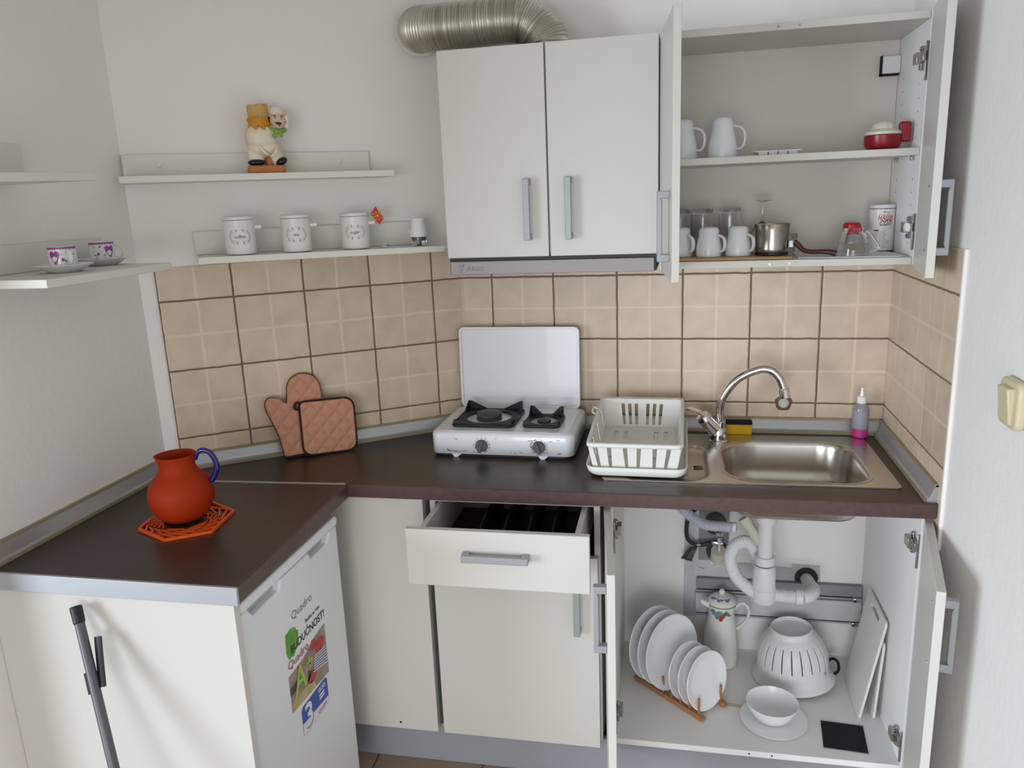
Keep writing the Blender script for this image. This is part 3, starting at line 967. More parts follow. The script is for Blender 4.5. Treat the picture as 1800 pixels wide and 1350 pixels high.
# cups with saucers
def cup_saucer(i, loc, turn, l1, l2):
    s = thing('saucer', l2, 'saucer', loc, 0, 'saucers on the left wall shelf')
    MB().lathe([(0.030, 0), (0.032, 0.001), (0.045, 0.008), (0.060, 0.0165), (0.0605, 0.0180), (0.058, 0.0178), (0.044, 0.0105), (0.030, 0.006), (0, 0.006)], 48, cap1=False).build('dish', 'porcelain', s)
    c = thing('coffee_cup', l1, 'cup', (loc[0], loc[1], loc[2] + 0.0065), 0, 'purple patterned cups on the left wall shelf')
    MB().lathe([(0.027, 0), (0.0285, 0.001), (0.0285, 0.050), (0.0275, 0.051), (0.0262, 0.050), (0.0262, 0.006), (0, 0.005)], 44, cap1=False).build('body', 'porcelain', c)
    a = facing(loc) + turn
    d = Vector((math.cos(a), math.sin(a), 0))
    hp_ = [d * (0.0275 + r) + Vector((0, 0, z)) for r, z in ((0, 0.040), (0.010, 0.042), (0.017, 0.034), (0.019, 0.022), (0.012, 0.012), (0, 0.008))]
    MB().tube(smooth_path(hp_, 6), 0.003, 12, flat=(0.0045, 0.0026)).build('handle', 'porcelain', c)
    f = on_cyl(0.0285, 0, facing(loc))
    W = 0.0285 * 1.3
    shapes([[(-W + 2 * W * k / 12, 0.0465), (-W + 2 * W * k / 12, 0.0498), (-W + 2 * W * (k + 1) / 12, 0.0498), (-W + 2 * W * (k + 1) / 12, 0.0465)] for k in range(12)]
           + [ellipse(-W + 2 * W * (k + 0.5) / 14, 0.0465, 0.0022, 0.0022, 8) for k in range(14)], f, 'rim_band', 'cup_purple', c)
    ox = -0.018 if i == 0 else 0.016
    shapes([[(ox - 0.010, 0.034), (ox - 0.008, 0.026), (ox + 0.001, 0.012), (ox + 0.003, 0.012), (ox + 0.010, 0.026), (ox + 0.012, 0.034)], ellipse(ox - 0.0045, 0.0345, 0.0058, 0.0068, 14), ellipse(ox + 0.0065, 0.0345, 0.0058, 0.0068, 14),
            ellipse(ox + 0.018 * (1 if i == 0 else -1.4), 0.022, 0.003, 0.004, 10)], f, 'heart_print', 'cup_purple', c)['kind'] = 'stuff'
    rnd = random.Random(3 + i)
    pr_ = []
    for k in range(9):
        x = rnd.uniform(-0.026, 0.028)
        if abs(x - ox) < 0.010 or 0.006 < x < 0.016 and i == 0:
            continue
        y = rnd.uniform(0.008, 0.042)
        pr_.append(ellipse(x, y, rnd.uniform(0.0018, 0.0045), rnd.uniform(0.0014, 0.0022), 10, rnd.uniform(0, 3)))
    for k in range(6):
        x, y = rnd.uniform(-0.026, 0.024), rnd.uniform(0.006, 0.04)
        if abs(x - ox) > 0.010 and not (i == 0 and 0.004 < x < 0.016):
            pr_ += stroke([(x, y), (x + 0.005, y + rnd.uniform(-0.004, 0.004)), (x + 0.008, y + 0.001)], 0.0009)
    shapes(pr_, f, 'doodle_print', 'print_grey', c)['kind'] = 'stuff'


cup_saucer(0, (-1.955, -0.963, 1.533), 0.35, 'patterned coffee cup with its handle towards the room, left one', 'white saucer under the left cup, nearer the front')
cup_saucer(1, (-2.008, -0.775, 1.533), 1.45, 'patterned coffee cup with its handle to the right, nearer the corner', 'white saucer under the right cup, nearer the corner')

# ------------------------------------------------------------------ chef figurine
ch = thing('chef_figurine', 'glazed figurine of a plump chef in white shouldering a straw bundle', 'figurine', dpt(0.590, 0.065, 1.7495), DA)
MB().prism(rrect(-0.050, 0.050, -0.028, 0.028, 0.012), 0, 0.021).build('base', 'clay_orange', ch, bev=0.003)
b = MB()
b.ell((0.012, 0.006, 0.030), (0.014, 0.014, 0.022))
b.build('stump', 'clay_orange', ch, bev=0)
b = MB()
for c, r in (((-0.024, 0.004, 0.048), (0.023, 0.022, 0.030)), ((0.030, 0.004, 0.043), (0.018, 0.018, 0.026)), ((-0.002, -0.002, 0.070), (0.043, 0.030, 0.026)),
             ((-0.006, -0.008, 0.088), (0.040, 0.031, 0.026)), ((-0.008, -0.004, 0.110), (0.037, 0.028, 0.027)), ((-0.010, -0.012, 0.100), (0.036, 0.027, 0.026)), ((0.022, 0.000, 0.112), (0.026, 0.022, 0.020)),
             ((-0.030, 0.0, 0.112), (0.014, 0.014, 0.026)), ((0.050, 0.0, 0.116), (0.014, 0.012, 0.016)), ((0.064, 0.0, 0.130), (0.011, 0.011, 0.018)),
             ((0.066, -0.003, 0.146), (0.010, 0.010, 0.014)), ((0.036, 0.0, 0.122), (0.012, 0.012, 0.014))):
    b.ell(c, r)
b.build('body', 'fig_cream', ch, remesh=0.0022, smoothit=4)
b = MB()
b.ell((0.062, -0.008, 0.160), (0.008, 0.007, 0.006))
for k in range(4):
    b.ell((0.056 - k * 0.002, -0.012 + k * 0.004, 0.161 + k * 0.001), (0.0065, 0.0024, 0.0026), sub=2)
b.ell((0.066, -0.010, 0.165), (0.0028, 0.0028, 0.006), sub=2)
b.build('hand', 'fig_skin', ch, remesh=0.0012, smoothit=2)
hd = MB()
hd.ell((0.042, -0.008, 0.140), (0.0225, 0.019, 0.0235))
hd.ell((0.042, -0.023, 0.140), (0.0040, 0.0045, 0.0040), sub=2)
hd.ell((0.031, -0.016, 0.134), (0.0075, 0.008, 0.0075), sub=2)
hd.ell((0.053, -0.016, 0.133), (0.0075, 0.008, 0.0075), sub=2)
hd.ell((0.043, -0.014, 0.124), (0.011, 0.010, 0.008), sub=2)
head = hd.build('head', 'fig_skin', ch, remesh=0.0014, smoothit=3)
b = MB()
for x in (0.021, 0.0625):
    b.ell((x, -0.004, 0.140), (0.0035, 0.010, 0.013), sub=2)
b.build('hair', 'fig_hair', ch)
b = MB()
for x, z, ry in ((0.034, 0.152, 0.2), (0.052, 0.150, -0.5)):
    b.ell((x, -0.0232, z), (0.0046, 0.002, 0.0016), Matrix.Rotation(ry, 4, 'Y'), sub=2)
for x, z in ((0.035, 0.146), (0.050, 0.1445)):
    b.ell((x, -0.0243, z), (0.0018, 0.0015, 0.0024), sub=2)
b.ell((0.042, -0.0262, 0.1320), (0.0098, 0.0035, 0.0034), Matrix.Rotation(0.15, 4, 'Y'), sub=2)
b.ell((0.044, -0.0245, 0.1255), (0.0022, 0.002, 0.002), sub=2)
b.build('face_features', 'fig_hair', head)
b = MB()
b.ell((0.042, -0.002, 0.162), (0.022, 0.019, 0.010))
b.ell((0.042, 0.0, 0.170), (0.019, 0.017, 0.011))
b.ell((0.056, 0.002, 0.166), (0.010, 0.012, 0.008))
b.build('hat', 'fig_cream', ch, remesh=0.002, smoothit=3)
b = MB()
b.tube(smooth_path([(0.012, -0.010, 0.130), (0.020, -0.020, 0.120), (0.035, -0.026, 0.112), (0.052, -0.022, 0.112), (0.060, -0.012, 0.118)], 6), 0.0055, 10)
b.ell((0.036, -0.029, 0.110), (0.008, 0.006, 0.007), sub=2)
b.ell((0.030, -0.030, 0.101), (0.0065, 0.004, 0.009), Matrix.Rotation(0.4, 4, 'Y'), sub=2)
b.ell((0.045, -0.030, 0.102), (0.006, 0.004, 0.009), Matrix.Rotation(-0.3, 4, 'Y'), sub=2)
b.build('neckerchief', 'fig_green', ch, remesh=0.0014, smoothit=2)
b = MB()
for k in range(14):
    a = 2 * PI * k / 14
    x, y = -0.008 + 0.021 * math.cos(a), 0.002 + 0.014 * math.sin(a)
    b.cyl((x * 0.9, y, 0.132), (x, y, 0.186 - 0.006 * abs(math.sin(a * 2.5))), 0.0075, 0.0085, 10)
b.cyl((-0.008, 0.002, 0.132), (-0.008, 0.002, 0.180), 0.02, seg=16)
b.build('straw_bundle', 'fig_straw', ch, remesh=0.002, smoothit=1)
b = MB()
for k in range(12):
    a = PI + PI * k / 11 + 0.0
    b.tube([Vector((-0.010 + (0.025 + 0.004 * math.sin(t * 9 + k)) * math.cos(a), 0.0 + 0.026 * math.sin(a) - 0.008, 0.147 - t * (0.026 + 0.006 * math.sin(k * 2.1)))) for t in (0, 0.25, 0.5, 0.75, 1)], 0.0038, 8)
b.tube([(-0.010 + 0.026 * math.cos(2 * PI * k / 20), 0.019 * math.sin(2 * PI * k / 20), 0.143) for k in range(20)], 0.005, 8, closed=True)
b.build('bundle_tie', 'fig_gold', ch, remesh=0.0016, smoothit=1)
b = MB()
b.ell((-0.040, -0.006, 0.100), (0.010, 0.011, 0.026))
b.ell((-0.034, -0.008, 0.122), (0.009, 0.010, 0.010))
b.build('arm', 'fig_skin', ch, remesh=0.002, smoothit=2)
for c, r, ry in (((-0.026, -0.010, 0.0295), (0.024, 0.014, 0.0095), 0.0), ((0.042, -0.010, 0.0315), (0.017, 0.014, 0.0105), -0.5)):
    MB().ell(c, r, Matrix.Rotation(ry, 4, 'Y')).build('shoe', 'shoe_black', ch)
b = MB()
for x0, x1 in (((-0.016, 0.0), (0.006, -0.022)), ((0.030, -0.008), (0.012, -0.026))):
    b.tube(smooth_path([(x0[0], -0.033, 0.072 + x0[1]), ((x0[0] + x1[0]) / 2, -0.037, 0.066 + (x0[1] + x1[1]) / 2), (x1[0], -0.030, 0.070 + x1[1])], 5), 0.0042, 8)
b.build('apron_ties', 'fig_cream', ch, remesh=0.0015, smoothit=1)

# ------------------------------------------------------------------ sink and tap
sink = thing('sink', 'stainless steel inset sink with drainer in the dark worktop', 'sink', (BO.x, BO.y, WT), TH)
bx = rrect(-0.478, -0.112, 0.112, 0.452, (0.075, 0.085, 0.11, 0.085), 10)
dn_ = rrect(-0.745, -0.520, 0.095, 0.395, (0.07, 0.05, 0.03, 0.03), 8)
mb = MB()
mb.prism(rrect(-0.805, -0.054, 0.088, 0.512, 0.014, 4), 0.0005, 0.0040, holes=(bx, dn_))
cx, cy = -0.295, 0.282


def inset(lp, d, c):
    out = []
    for x, y in lp:
        vx, vy = x - c[0], y - c[1]
        L = math.hypot(vx, vy)
        out.append((c[0] + vx * (1 - d / L), c[1] + vy * (1 - d / L)))
    return out


mb.loft([[(x, y, z) for x, y in inset(bx, d, (cx, cy))] for d, z in
         ((-0.010, 0.0046), (-0.004, 0.0050), (0, 0.0030), (0.003, -0.003), (0.006, -0.012), (0.012, -0.075), (0.018, -0.100), (0.030, -0.113), (0.048, -0.117), (0.075, -0.118))], cap0=False)
dcx, dcy = -0.630, 0.245
mb.loft([[(x, y, z) for x, y in inset(dn_, d, (dcx, dcy))] for d, z in ((-0.004, 0.0044), (0, 0.0038), (0.006, -0.001), (0.016, -0.004), (0.05, -0.005))], cap0=False)
for k in range(7):
    y = 0.140 + k * 0.034
    mb.loft([[(x, y + dy, -0.0048 + h) for dy, h in ((-0.007, 0), (-0.003, 0.0035), (0.003, 0.0035), (0.007, 0))] for x in (-0.715, -0.575)])
mb.build('basin', 'steel', sink, sharp=50)
MB().lathe([(0.041, 0.0), (0.038, 0.003), (0.030, 0.001), (0, 0.0)], 28, Matrix.Translation((-0.3585, 0.3125, -0.1178))).build('drain', 'chrome', sink)
for k in range(3):
    MB().prism(rrect(-0.560, -0.534, 0.208 + k * 0.012, 0.213 + k * 0.012, 0.002, 3), -0.0048, -0.0038).build('overflow_slot', 'black_gap', sink, smooth=False)
MB().lathe([(0.024, -0.032), (0.030, -0.028), (0.034, -0.006), (0.034, 0.0)], 28, Matrix.Translation((-0.3585, 0.3125, -0.1195))).build('strainer_body', 'pvc_white', sink)

tap = thing('kitchen_tap', 'chrome mixer tap with a tall curved spout behind the sink bowl', 'tap', (-0.490, -0.128, WT + 0.004), 0)
MB().lathe([(0.029, 0), (0.029, 0.003), (0.026, 0.006), (0.026, 0.032), (0.022, 0.042), (0.013, 0.046)], 32).build('base', 'chrome', tap)
MB().cyl((0.003, 0, 0.018), (-0.040, -0.014, 0.072), 0.0225, 0.0205, 28).build('valve_body', 'chrome', tap, bev=0.003)
b = MB()
b.cyl((-0.0405, -0.014, 0.0725), (-0.048, -0.017, 0.083), 0.0225, 0.019, 28)
b.loft([[Vector((-0.044, -0.016, 0.085)) + Vector((-0.054 * t, 0.020 * t, 0.004 * t + 0.010 * math.sin(t * 2.6))) + Vector((0.10, -0.05, 0.012)) * 0 + Vector((0, q * (0.015 - 0.003 * t), h * 0.004)) for q, h in
         ((-1, 0), (-0.8, 1), (0.8, 1), (1, 0), (0.8, -1), (-0.8, -1))] for t in (0, 0.15, 0.3, 0.45, 0.6, 0.75, 0.9, 1)])
b.build('lever', 'chrome', tap)
b = MB()
b.cyl((0.006, 0, 0.034), (0.007, 0, 0.062), 0.0155, 0.0148, 24)
b.build('spout_nut', 'chrome', tap, bev=0.0015)
sp_ = smooth_path([(0.007, 0, 0.058), (0.004, -0.001, 0.100), (0.014, -0.004, 0.140), (0.044, -0.008, 0.186), (0.080, -0.012, 0.212), (0.120, -0.016, 0.227), (0.148, -0.019, 0.222), (0.168, -0.021, 0.203), (0.182, -0.023, 0.170)], 8)
MB().tube(sp_, 0.0118, 20).build('spout', 'chrome', tap)
MB().cyl((0.1815, -0.023, 0.172), (0.1875, -0.0235, 0.143), 0.0152, 0.0155, 24).build('spout_tip', 'chrome', tap, bev=0.002)

pc = thing('pipe_stub', 'rusty round pipe end with a hexagonal plug in the tiles behind the tap', 'pipe', (-0.289, -0.0005, 1.0))
RY = Matrix.Rotation(PI / 2, 4, 'X')
MB().lathe([(0.0255, 0), (0.0250, 0.002), (0.022, 0.0035), (0.014, 0.003)], 24, RY, wob=lambda a, z: 1 + 0.06 * math.sin(a * 5)).build('stained_ring', 'rust', pc)
MB().lathe([(0.0155, 0), (0.0150, 0.006), (0.0115, 0.007)], 24, RY).build('pipe_end', 'tape_tan', pc)
MB().lathe([(0.0105, 0.007), (0.0100, 0.011)], 6, RY).build('plug', 'aluminium', pc)

spn = thing('sponge', 'yellow washing-up sponge with a black scouring side behind the tap', 'sponge', (-0.424, -0.0435, WT))
MB().box(-0.039, 0.039, -0.015, 0.015, 0.0008, 0.034).build('foam', 'sponge_yellow', spn, bev=0.003)
MB().box(-0.0395, 0.0395, -0.0155, 0.0155, 0.0342, 0.044).build('scouring_pad', 'scour_black', spn, bev=0.0025)

sb = thing('soap_bottle', 'small clear bottle of pink washing-up liquid in the worktop corner', 'bottle', (-0.073, -0.0520, WT + 0.0042))
MB().lathe([(0.020, 0.0005), (0.0225, 0.003), (0.0225, 0.088), (0.019, 0.098), (0.012, 0.104), (0.0115, 0.112)], 32).build('body', 'bottle_clear', sb)
MB().lathe([(0.0205, 0.0006), (0.0229, 0.003), (0.0229, 0.026)], 32, cap1=True).build('pink_soap', 'soap_pink', sb)
MB().lathe([(0.0231, 0.030), (0.0231, 0.084)], 32, cap0=False, cap1=False).build('label', 'label_grey', sb)
MB().lathe([(0.0135, 0.106), (0.0135, 0.124), (0.007, 0.128), (0.0055, 0.136), (0.0035, 0.152), (0.002, 0.153)], 24).build('nozzle_cap', 'porcelain', sb)
f = on_cyl(0.0231, 0.057, facing((-0.073, -0.053)))
lines = []
for k in range(8):
    lines += stroke([(-0.016, 0.022 - k * 0.006), (0.016 - 0.004 * (k % 3), 0.022 - k * 0.006)], 0.0012)
shapes(lines, f, 'label_lines', 'aluminium', sb)['kind'] = 'stuff'

# ------------------------------------------------------------------ camping stove
stv = thing('gas_stove', 'white enamel two-burner gas stove with its lid raised', 'stove', (-1.118, -0.190, WT), 0.0)
mb = MB()
lps = []
for gx, z in ((0.0, 0.010), (0.0, 0.066), (0.003, 0.072), (0.010, 0.0765)):
    lps.append([(x, y, z) for x, y in rrect(-0.216 + gx, 0.216 - gx, -0.156 + gx, 0.150 - gx, 0.028, 6)])
mb.loft(lps, cap0=False)
mb.build('body', 'white_enamel', stv, solid=0.001, offset=-1)
mb = MB()
mb.prism([(-0.145, 0.0), (-0.152, 0.0102), (-0.122, 0.0102), (-0.134, 0.0)], -0.1558, -0.1500, lambda x, y, z: Vector((x, z, y)))
mb.build('foot', 'white_enamel', stv)
MB().prism([(0.118, 0.0), (0.111, 0.0102), (0.141, 0.0102), (0.129, 0.0)], -0.1558, -0.1500, lambda x, y, z: Vector((x, z, y))).build('foot', 'white_enamel', stv)
MB().prism(rrect(-0.208, 0.208, -0.148, 0.142, 0.024), 0.0008, 0.0085).build('base_tray', 'black_plastic', stv)
MB().prism(rrect(-0.200, 0.200, -0.142, 0.128, 0.02), 0.0766, 0.0778).build('hob_plate', 'white_enamel', stv, bev=0.0008)
ML = Matrix.Translation((0.004, 0.146, 0.074)) @ Matrix.Rotation(math.radians(-2), 4, 'X')
lid = MB()
LP = lambda x, y, z: ML @ Vector((x, -z, y))
lid.prism(rrect(-0.204, 0.194, 0.0, 0.268, 0.018), -0.003, 0.0, LP)
lo, li = rrect(-0.204, 0.194, 0.0, 0.268, 0.018), rrect(-0.196, 0.186, 0.008, 0.260, 0.012)
lid.prism(lo, 0.0, 0.010, LP, holes=(li,))
lid.build('lid', 'white_enamel', stv, bev=0.002)
MB().prism(rrect(-0.165, 0.165, 0.030, 0.036, 0.002, 3), 0.0, 0.004, LP).build('lid_rib', 'white_enamel', stv, bev=0.0015)
for x in (-0.12, 0.12):
    MB().cyl((x - 0.03, 0.141, 0.078), (x + 0.03, 0.141, 0.078), 0.005, seg=12).build('lid_hinge', 'white_enamel', stv)
mk = []
rnd = random.Random(11)
for k in range(34):
    x, z = rnd.uniform(-0.17, 0.17), rnd.choice((rnd.uniform(0.017, 0.024), rnd.uniform(0.055, 0.061)))
    mk += stroke([(x, z), (x + rnd.uniform(0.002, 0.010), z + rnd.uniform(-0.001, 0.001))], rnd.uniform(0.0009, 0.0022))
for kx in (-0.058, 0.114):
    for k in range(13):
        a = k * 0.49 + rnd.uniform(-0.1, 0.1)
        rr = 0.0215 + rnd.uniform(0, 0.004)
        mk += stroke([(kx + rr * math.cos(a), 0.038 + rr * math.sin(a)), (kx + rr * math.cos(a + 0.22), 0.038 + rr * math.sin(a + 0.22))], rnd.uniform(0.0008, 0.0020))
mk += stroke([(-0.165, 0.026), (-0.160, 0.019), (-0.138, 0.019)], 0.002) + stroke([(0.090, 0.058), (0.096, 0.056), (0.090, 0.046), (0.088, 0.040), (0.094, 0.030)], 0.0018)
shapes(mk, lambda x, y: Vector((x, -0.15615, y)), 'chipped_paint', 'chipped', stv)['kind'] = 'stuff'
for kx, ta in ((-0.058, 0.25), (0.114, -0.35)):
    kn = MB().lathe([(0.0185, 0), (0.0190, 0.004), (0.0165, 0.012), (0, 0.012)], 32, Matrix.Translation((kx, -0.1562, 0.038)) @ RY).build('knob', 'knob_grey', stv)
    MB().box(-0.0045, 0.0045, -0.022, -0.0115, -0.0175, 0.0165, Matrix.Translation((kx, -0.1562, 0.038)) @ Matrix.Rotation(ta, 4, 'Y')).build('knob_grip', 'knob_grey', kn, bev=0.0015)


def grate(cx, cy, wx, wy, rb, cap):
    x0, x1, y0, y1 = cx - wx / 2, cx + wx / 2, cy - wy / 2, cy + wy / 2
    z = 0.078
    gm = MB()
    hole = ellipse(cx, cy, wx * 0.385, wy * 0.385, 32)
    gm.prism(rrect(x0, x1, y0, y1, 0.018, 5), z + 0.004, z + 0.008, holes=(hole,))
    rim = [(x, y, z + 0.005) for x, y in rrect(x0, x1, y0, y1, 0.018, 5)]
    gm.tube(rim, 0.0042, 8, closed=True)
    g_ = gm.build('pan_support', 'black_iron', stv)
    for sx in (-1, 1):
        for sy in (-1, 1):
            px, py = cx + sx * wx * 0.47, cy + sy * wy * 0.47
            for ax in ((1, 0), (0, 1)):
                L_ = (wx if ax[0] else wy) * 0.34
                d = Vector((-sx * ax[0], -sy * ax[1], 0))
                s = Vector((ax[1], ax[0], 0))
                hh = 0.030 if sy > 0 else 0.015
                f_ = lambda x, y, q: Vector((px, py, z + 0.006)) + d * x + s * q + Vector((0, 0, y))
                MB().prism([(0, 0), (0, hh), (0.010, hh * 0.93), (L_, 0.002), (L_, 0)], -0.0016, 0.0016, f_).build('support_ear', 'black_iron', g_)
    if cap:
        MB().lathe([(rb, 0), (rb, 0.006), (rb * 0.86, 0.009), (rb * 0.86, 0.011), (rb * 0.98, 0.012), (rb * 1.0, 0.020), (rb * 0.9, 0.0225), (0, 0.0235)], 36, Matrix.Translation((cx, cy, z))).build('burner', 'burner_cap', stv)
    else:
        MB().lathe([(rb, 0), (rb, 0.008), (rb * 0.6, 0.011), (0, 0.012)], 28, Matrix.Translation((cx, cy, z))).build('burner', 'burner_cap', stv)


grate(-0.068, -0.012, 0.188, 0.190, 0.040, True)
grate(0.110, -0.035, 0.108, 0.128, 0.021, False)

# ------------------------------------------------------------------ dish rack on its tray
rkrot = math.radians(4.0)
RO = (-0.716, -0.478, WT + 0.008)
tray = thing('drip_tray', 'shallow white plastic drip tray under the dish rack', 'tray', RO, rot=(rkrot, 0, 0))
tl = [rrect(-0.125 - o, 0.125 + o, 0.0 - o, 0.395 + o, 0.028, 6) for o in (0, 0.006, 0.010)]
mb = MB()
mb.loft([[(x, y, z) for x, y in lp] for lp, z in zip(tl, (0.0, 0.008, 0.026))], cap1=False)
mb.build('body', 'rack_plastic', tray, solid=0.0025, offset=-1)
rack = thing('dish_rack', 'white plastic dish rack with slotted sides beside the stove', 'dish rack', (RO[0] - 0.004, RO[1] + 0.012, RO[2] + 0.0045), rot=(rkrot, 0, 0))
BW, BD, TW, TD, RH = 0.108, 0.350, 0.122, 0.378, 0.085


def side(name, p0, p1, q0, q1, holes, w):
    """a wall between bottom corners p0 p1 and top corners q0 q1 with slots"""
    p0, p1, q0, q1 = map(Vector, (p0, p1, q0, q1))
    nn = (p1 - p0).cross(q0 - p0).normalized()
    f_ = lambda u, v, t: (p0 * (1 - u) + p1 * u) * (1 - v) + (q0 * (1 - u) + q1 * u) * v + nn * t
    outer = [(0, 0), (0.33, 0), (0.66, 0), (1, 0), (1, 1), (0.66, 1), (0.33, 1), (0, 1)]
    MB().prism(outer, 0, w, f_, holes=holes).build(name, 'rack_plastic', rack)


y0, y1 = 0.0, BD
ty0, ty1 = -0.010, BD + 0.014
bl, br, fl_, fr_ = (-BW, y1, 0), (BW, y1, 0), (-BW, y0, 0), (BW, y0, 0)
tbl, tbr, tfl, tfr = (-TW, ty1, RH), (TW, ty1, RH), (-TW, ty0, RH), (TW, ty0, RH)
fh = []
for c in (0.145, 0.475, 0.800):
    for s in (-1, 1):
        a, t = c + s * 0.066, 0.030
        fh.append([(a - 0.018, 0.14), (a + 0.018, 0.14), (a + (0.036 if s > 0 else 0.014), 0.92), (a - (0.014 if s > 0 else 0.036), 0.92)])
side('front_wall', fl_, fr_, tfl, tfr, fh, 0.0022)
bh = []
for c in (0.335, 0.655):
    for k in (-1, 0, 1):
        a = c + k * 0.085
        bh.append([(a - 0.020, 0.10), (a + 0.020, 0.10), (a + 0.022, 0.86), (a - 0.022, 0.86)])
side('back_wall', br, bl, tbr, tbl, bh, 0.0022)
sh_ = [[(a - 0.03, 0.25), (a + 0.03, 0.25), (a + 0.035, 0.85), (a - 0.035, 0.85)] for a in (0.2, 0.5, 0.8)]
side('side_wall', bl, fl_, tbl, tfl, sh_, 0.0022)
side('side_wall', fr_, br, tfr, tbr, sh_, 0.0022)
MB().prism([(-BW, 0), (BW, 0), (BW, BD), (-BW, BD)], 0, 0.0025, holes=[[(x, 0.04 + r * 0.10), (x + 0.012, 0.04 + r * 0.10), (x + 0.012, 0.11 + r * 0.10), (x, 0.11 + r * 0.10)] for x in (-0.08, -0.05, 0.04, 0.07) for r in range(3)]).build('floor', 'rack_plastic', rack)
ob = rrect(-TW - 0.004, TW + 0.004, ty0 - 0.004, ty1 + 0.014, 0.016, 5)
ib = rrect(-TW + 0.003, TW - 0.003, ty0 + 0.003, ty1 - 0.003, 0.012, 5)
cs = [[(-0.085 + k * 0.0145 + (0.02 if k > 5 else 0), ty1 + 0.0005), (-0.0765 + k * 0.0145 + (0.02 if k > 5 else 0), ty1 + 0.0005),
       (-0.0765 + k * 0.0145 + (0.02 if k > 5 else 0), ty1 + 0.0075), (-0.085 + k * 0.0145 + (0.02 if k > 5 else 0), ty1 + 0.0075)] for k in range(12)]
MB().prism(ob, RH, RH + 0.004, holes=[ib] + cs).build('rim', 'rack_plastic', rack)
MB().loft([[(x, y, z) for x, y in lp] for lp, z in ((rrect(-TW - 0.004, TW + 0.004, ty0 - 0.004, ty1 + 0.014, 0.016, 5), RH + 0.003), (rrect(-TW - 0.0045, TW + 0.0045, ty0 - 0.0045, ty1 + 0.0145, 0.016, 5), RH - 0.007))],
          cap0=False, cap1=False).build('rim_skirt', 'rack_plastic', rack, solid=0.002)
MB().tube(smooth_path([(-TW - 0.003, 0.27, RH), (-TW - 0.016, 0.275, RH + 0.004), (-TW - 0.018, 0.25, RH - 0.002), (-TW - 0.004, 0.235, RH - 0.004)], 5), 0.0025, 8).build('side_hook', 'rack_plastic', rack)

# ------------------------------------------------------------------ pitcher, trivet, mitt, pot holder
tv = thing('trivet', 'orange hexagonal openwork trivet under the round pitcher', 'trivet', (-1.787, -0.897, WT + 0.0005))
hexa = [(-0.089, -0.061), (0.016, -0.108), (0.100, -0.050), (0.083, 0.073), (-0.010, 0.119), (-0.102, 0.003)]
mb = MB()
cur = hexa
for k in range(7):
    n = len(cur)
    wd = 0.0062 if k == 0 else 0.0046
    for q in stroke(cur + [cur[0]], wd):
        mb.prism(q, 0.0 if k == 0 else 0.001, 0.0062 if k == 0 else 0.0055)
    cur = [(cur[i][0] * 0.74 + cur[(i + 1) % n][0] * 0.26, cur[i][1] * 0.74 + cur[(i + 1) % n][1] * 0.26) for i in range(n)]
mb.build('lattice', 'trivet_orange', tv, smooth=False)
pit = thing('pitcher', 'round frosted orange glass pitcher with a cobalt blue handle', 'pitcher', (-1.800, -0.887, WT + 0.0072))
pp = [(0.030, 0.0), (0.046, 0.003), (0.064, 0.020), (0.0755, 0.045), (0.078, 0.066), (0.074, 0.087), (0.064, 0.105), (0.052, 0.117), (0.0445, 0.127), (0.0415, 0.138), (0.0420, 0.150), (0.0440, 0.161), (0.0455, 0.166),
      (0.0435, 0.1665), (0.0395, 0.150), (0.0395, 0.138), (0.042, 0.127), (0.050, 0.116), (0.061, 0.104), (0.071, 0.087), (0.075, 0.066), (0.072, 0.046), (0.060, 0.022), (0, 0.010)]
SPA = math.radians(205)


def spout(a, z):
    k = max(0.0, (z - 0.140) / 0.026)
    return 1 + 0.11 * min(k, 1.1) * max(0, math.cos(a - SPA)) ** 6


MB().lathe(pp, 56, cap1=False, wob=spout).build('body', 'pitcher_orange', pit, sharp=80)
ha = math.radians(22)
hd_ = Vector((math.cos(ha), math.sin(ha), 0))
hp_ = [hd_ * r + Vector((0, 0, z)) for r, z in ((0.043, 0.149), (0.050, 0.164), (0.062, 0.171), (0.078, 0.164), (0.089, 0.145), (0.0905, 0.122), (0.084, 0.104), (0.074, 0.090))]
MB().tube(smooth_path(hp_, 8), lambda t: 0.0055 + 0.002 * t, 14).build('handle', 'cobalt', pit)


def quilt(name, col, period):
    m = mat(name, col, 0.85)
    nt = m.node_tree
    L = nt.links
    b_ = nt.nodes['Principled BSDF']
    tc = nt.nodes.new('ShaderNodeTexCoord')
    s_ = nt.nodes.new('ShaderNodeSeparateXYZ')
    L.new(tc.outputs['Object'], s_.inputs[0])

    def M(op, a, c):
        n = nt.nodes.new('ShaderNodeMath')
        n.operation = op
        for i, v in enumerate((a, c)):
            if isinstance(v, (int, float)):
                n.inputs[i].default_value = v
            elif v is not None:
                L.new(v, n.inputs[i])
        return n.outputs[0]
    h = []
    for op in ('ADD', 'SUBTRACT'):
        c = M(op, M('MULTIPLY', s_.outputs[0], 1.0), M('MULTIPLY', s_.outputs[2], 0.95))
        fr = M('FRACT', M('DIVIDE', c, period), None)
        h.append(M('POWER', M('ABSOLUTE', M('SUBTRACT', fr, 0.5), None), 2.0))
    n2 = nt.nodes.new('ShaderNodeTexNoise')
    n2.inputs['Scale'].default_value = 60
    L.new(tc.outputs['Object'], n2.inputs['Vector'])
    hh = M('ADD', M('MULTIPLY', M('MAXIMUM', h[0], h[1]), -4.0), M('MULTIPLY', n2.outputs['Fac'], 0.35))
    bp = nt.nodes.new('ShaderNodeBump')
    bp.inputs['Strength'].default_value = 0.9
    bp.inputs['Distance'].default_value = 0.006
    L.new(hh, bp.inputs['Height'])
    L.new(bp.outputs['Normal'], b_.inputs['Normal'])
    return m


quilt('quilted_salmon', (0.60, 0.285, 0.185), 0.050)


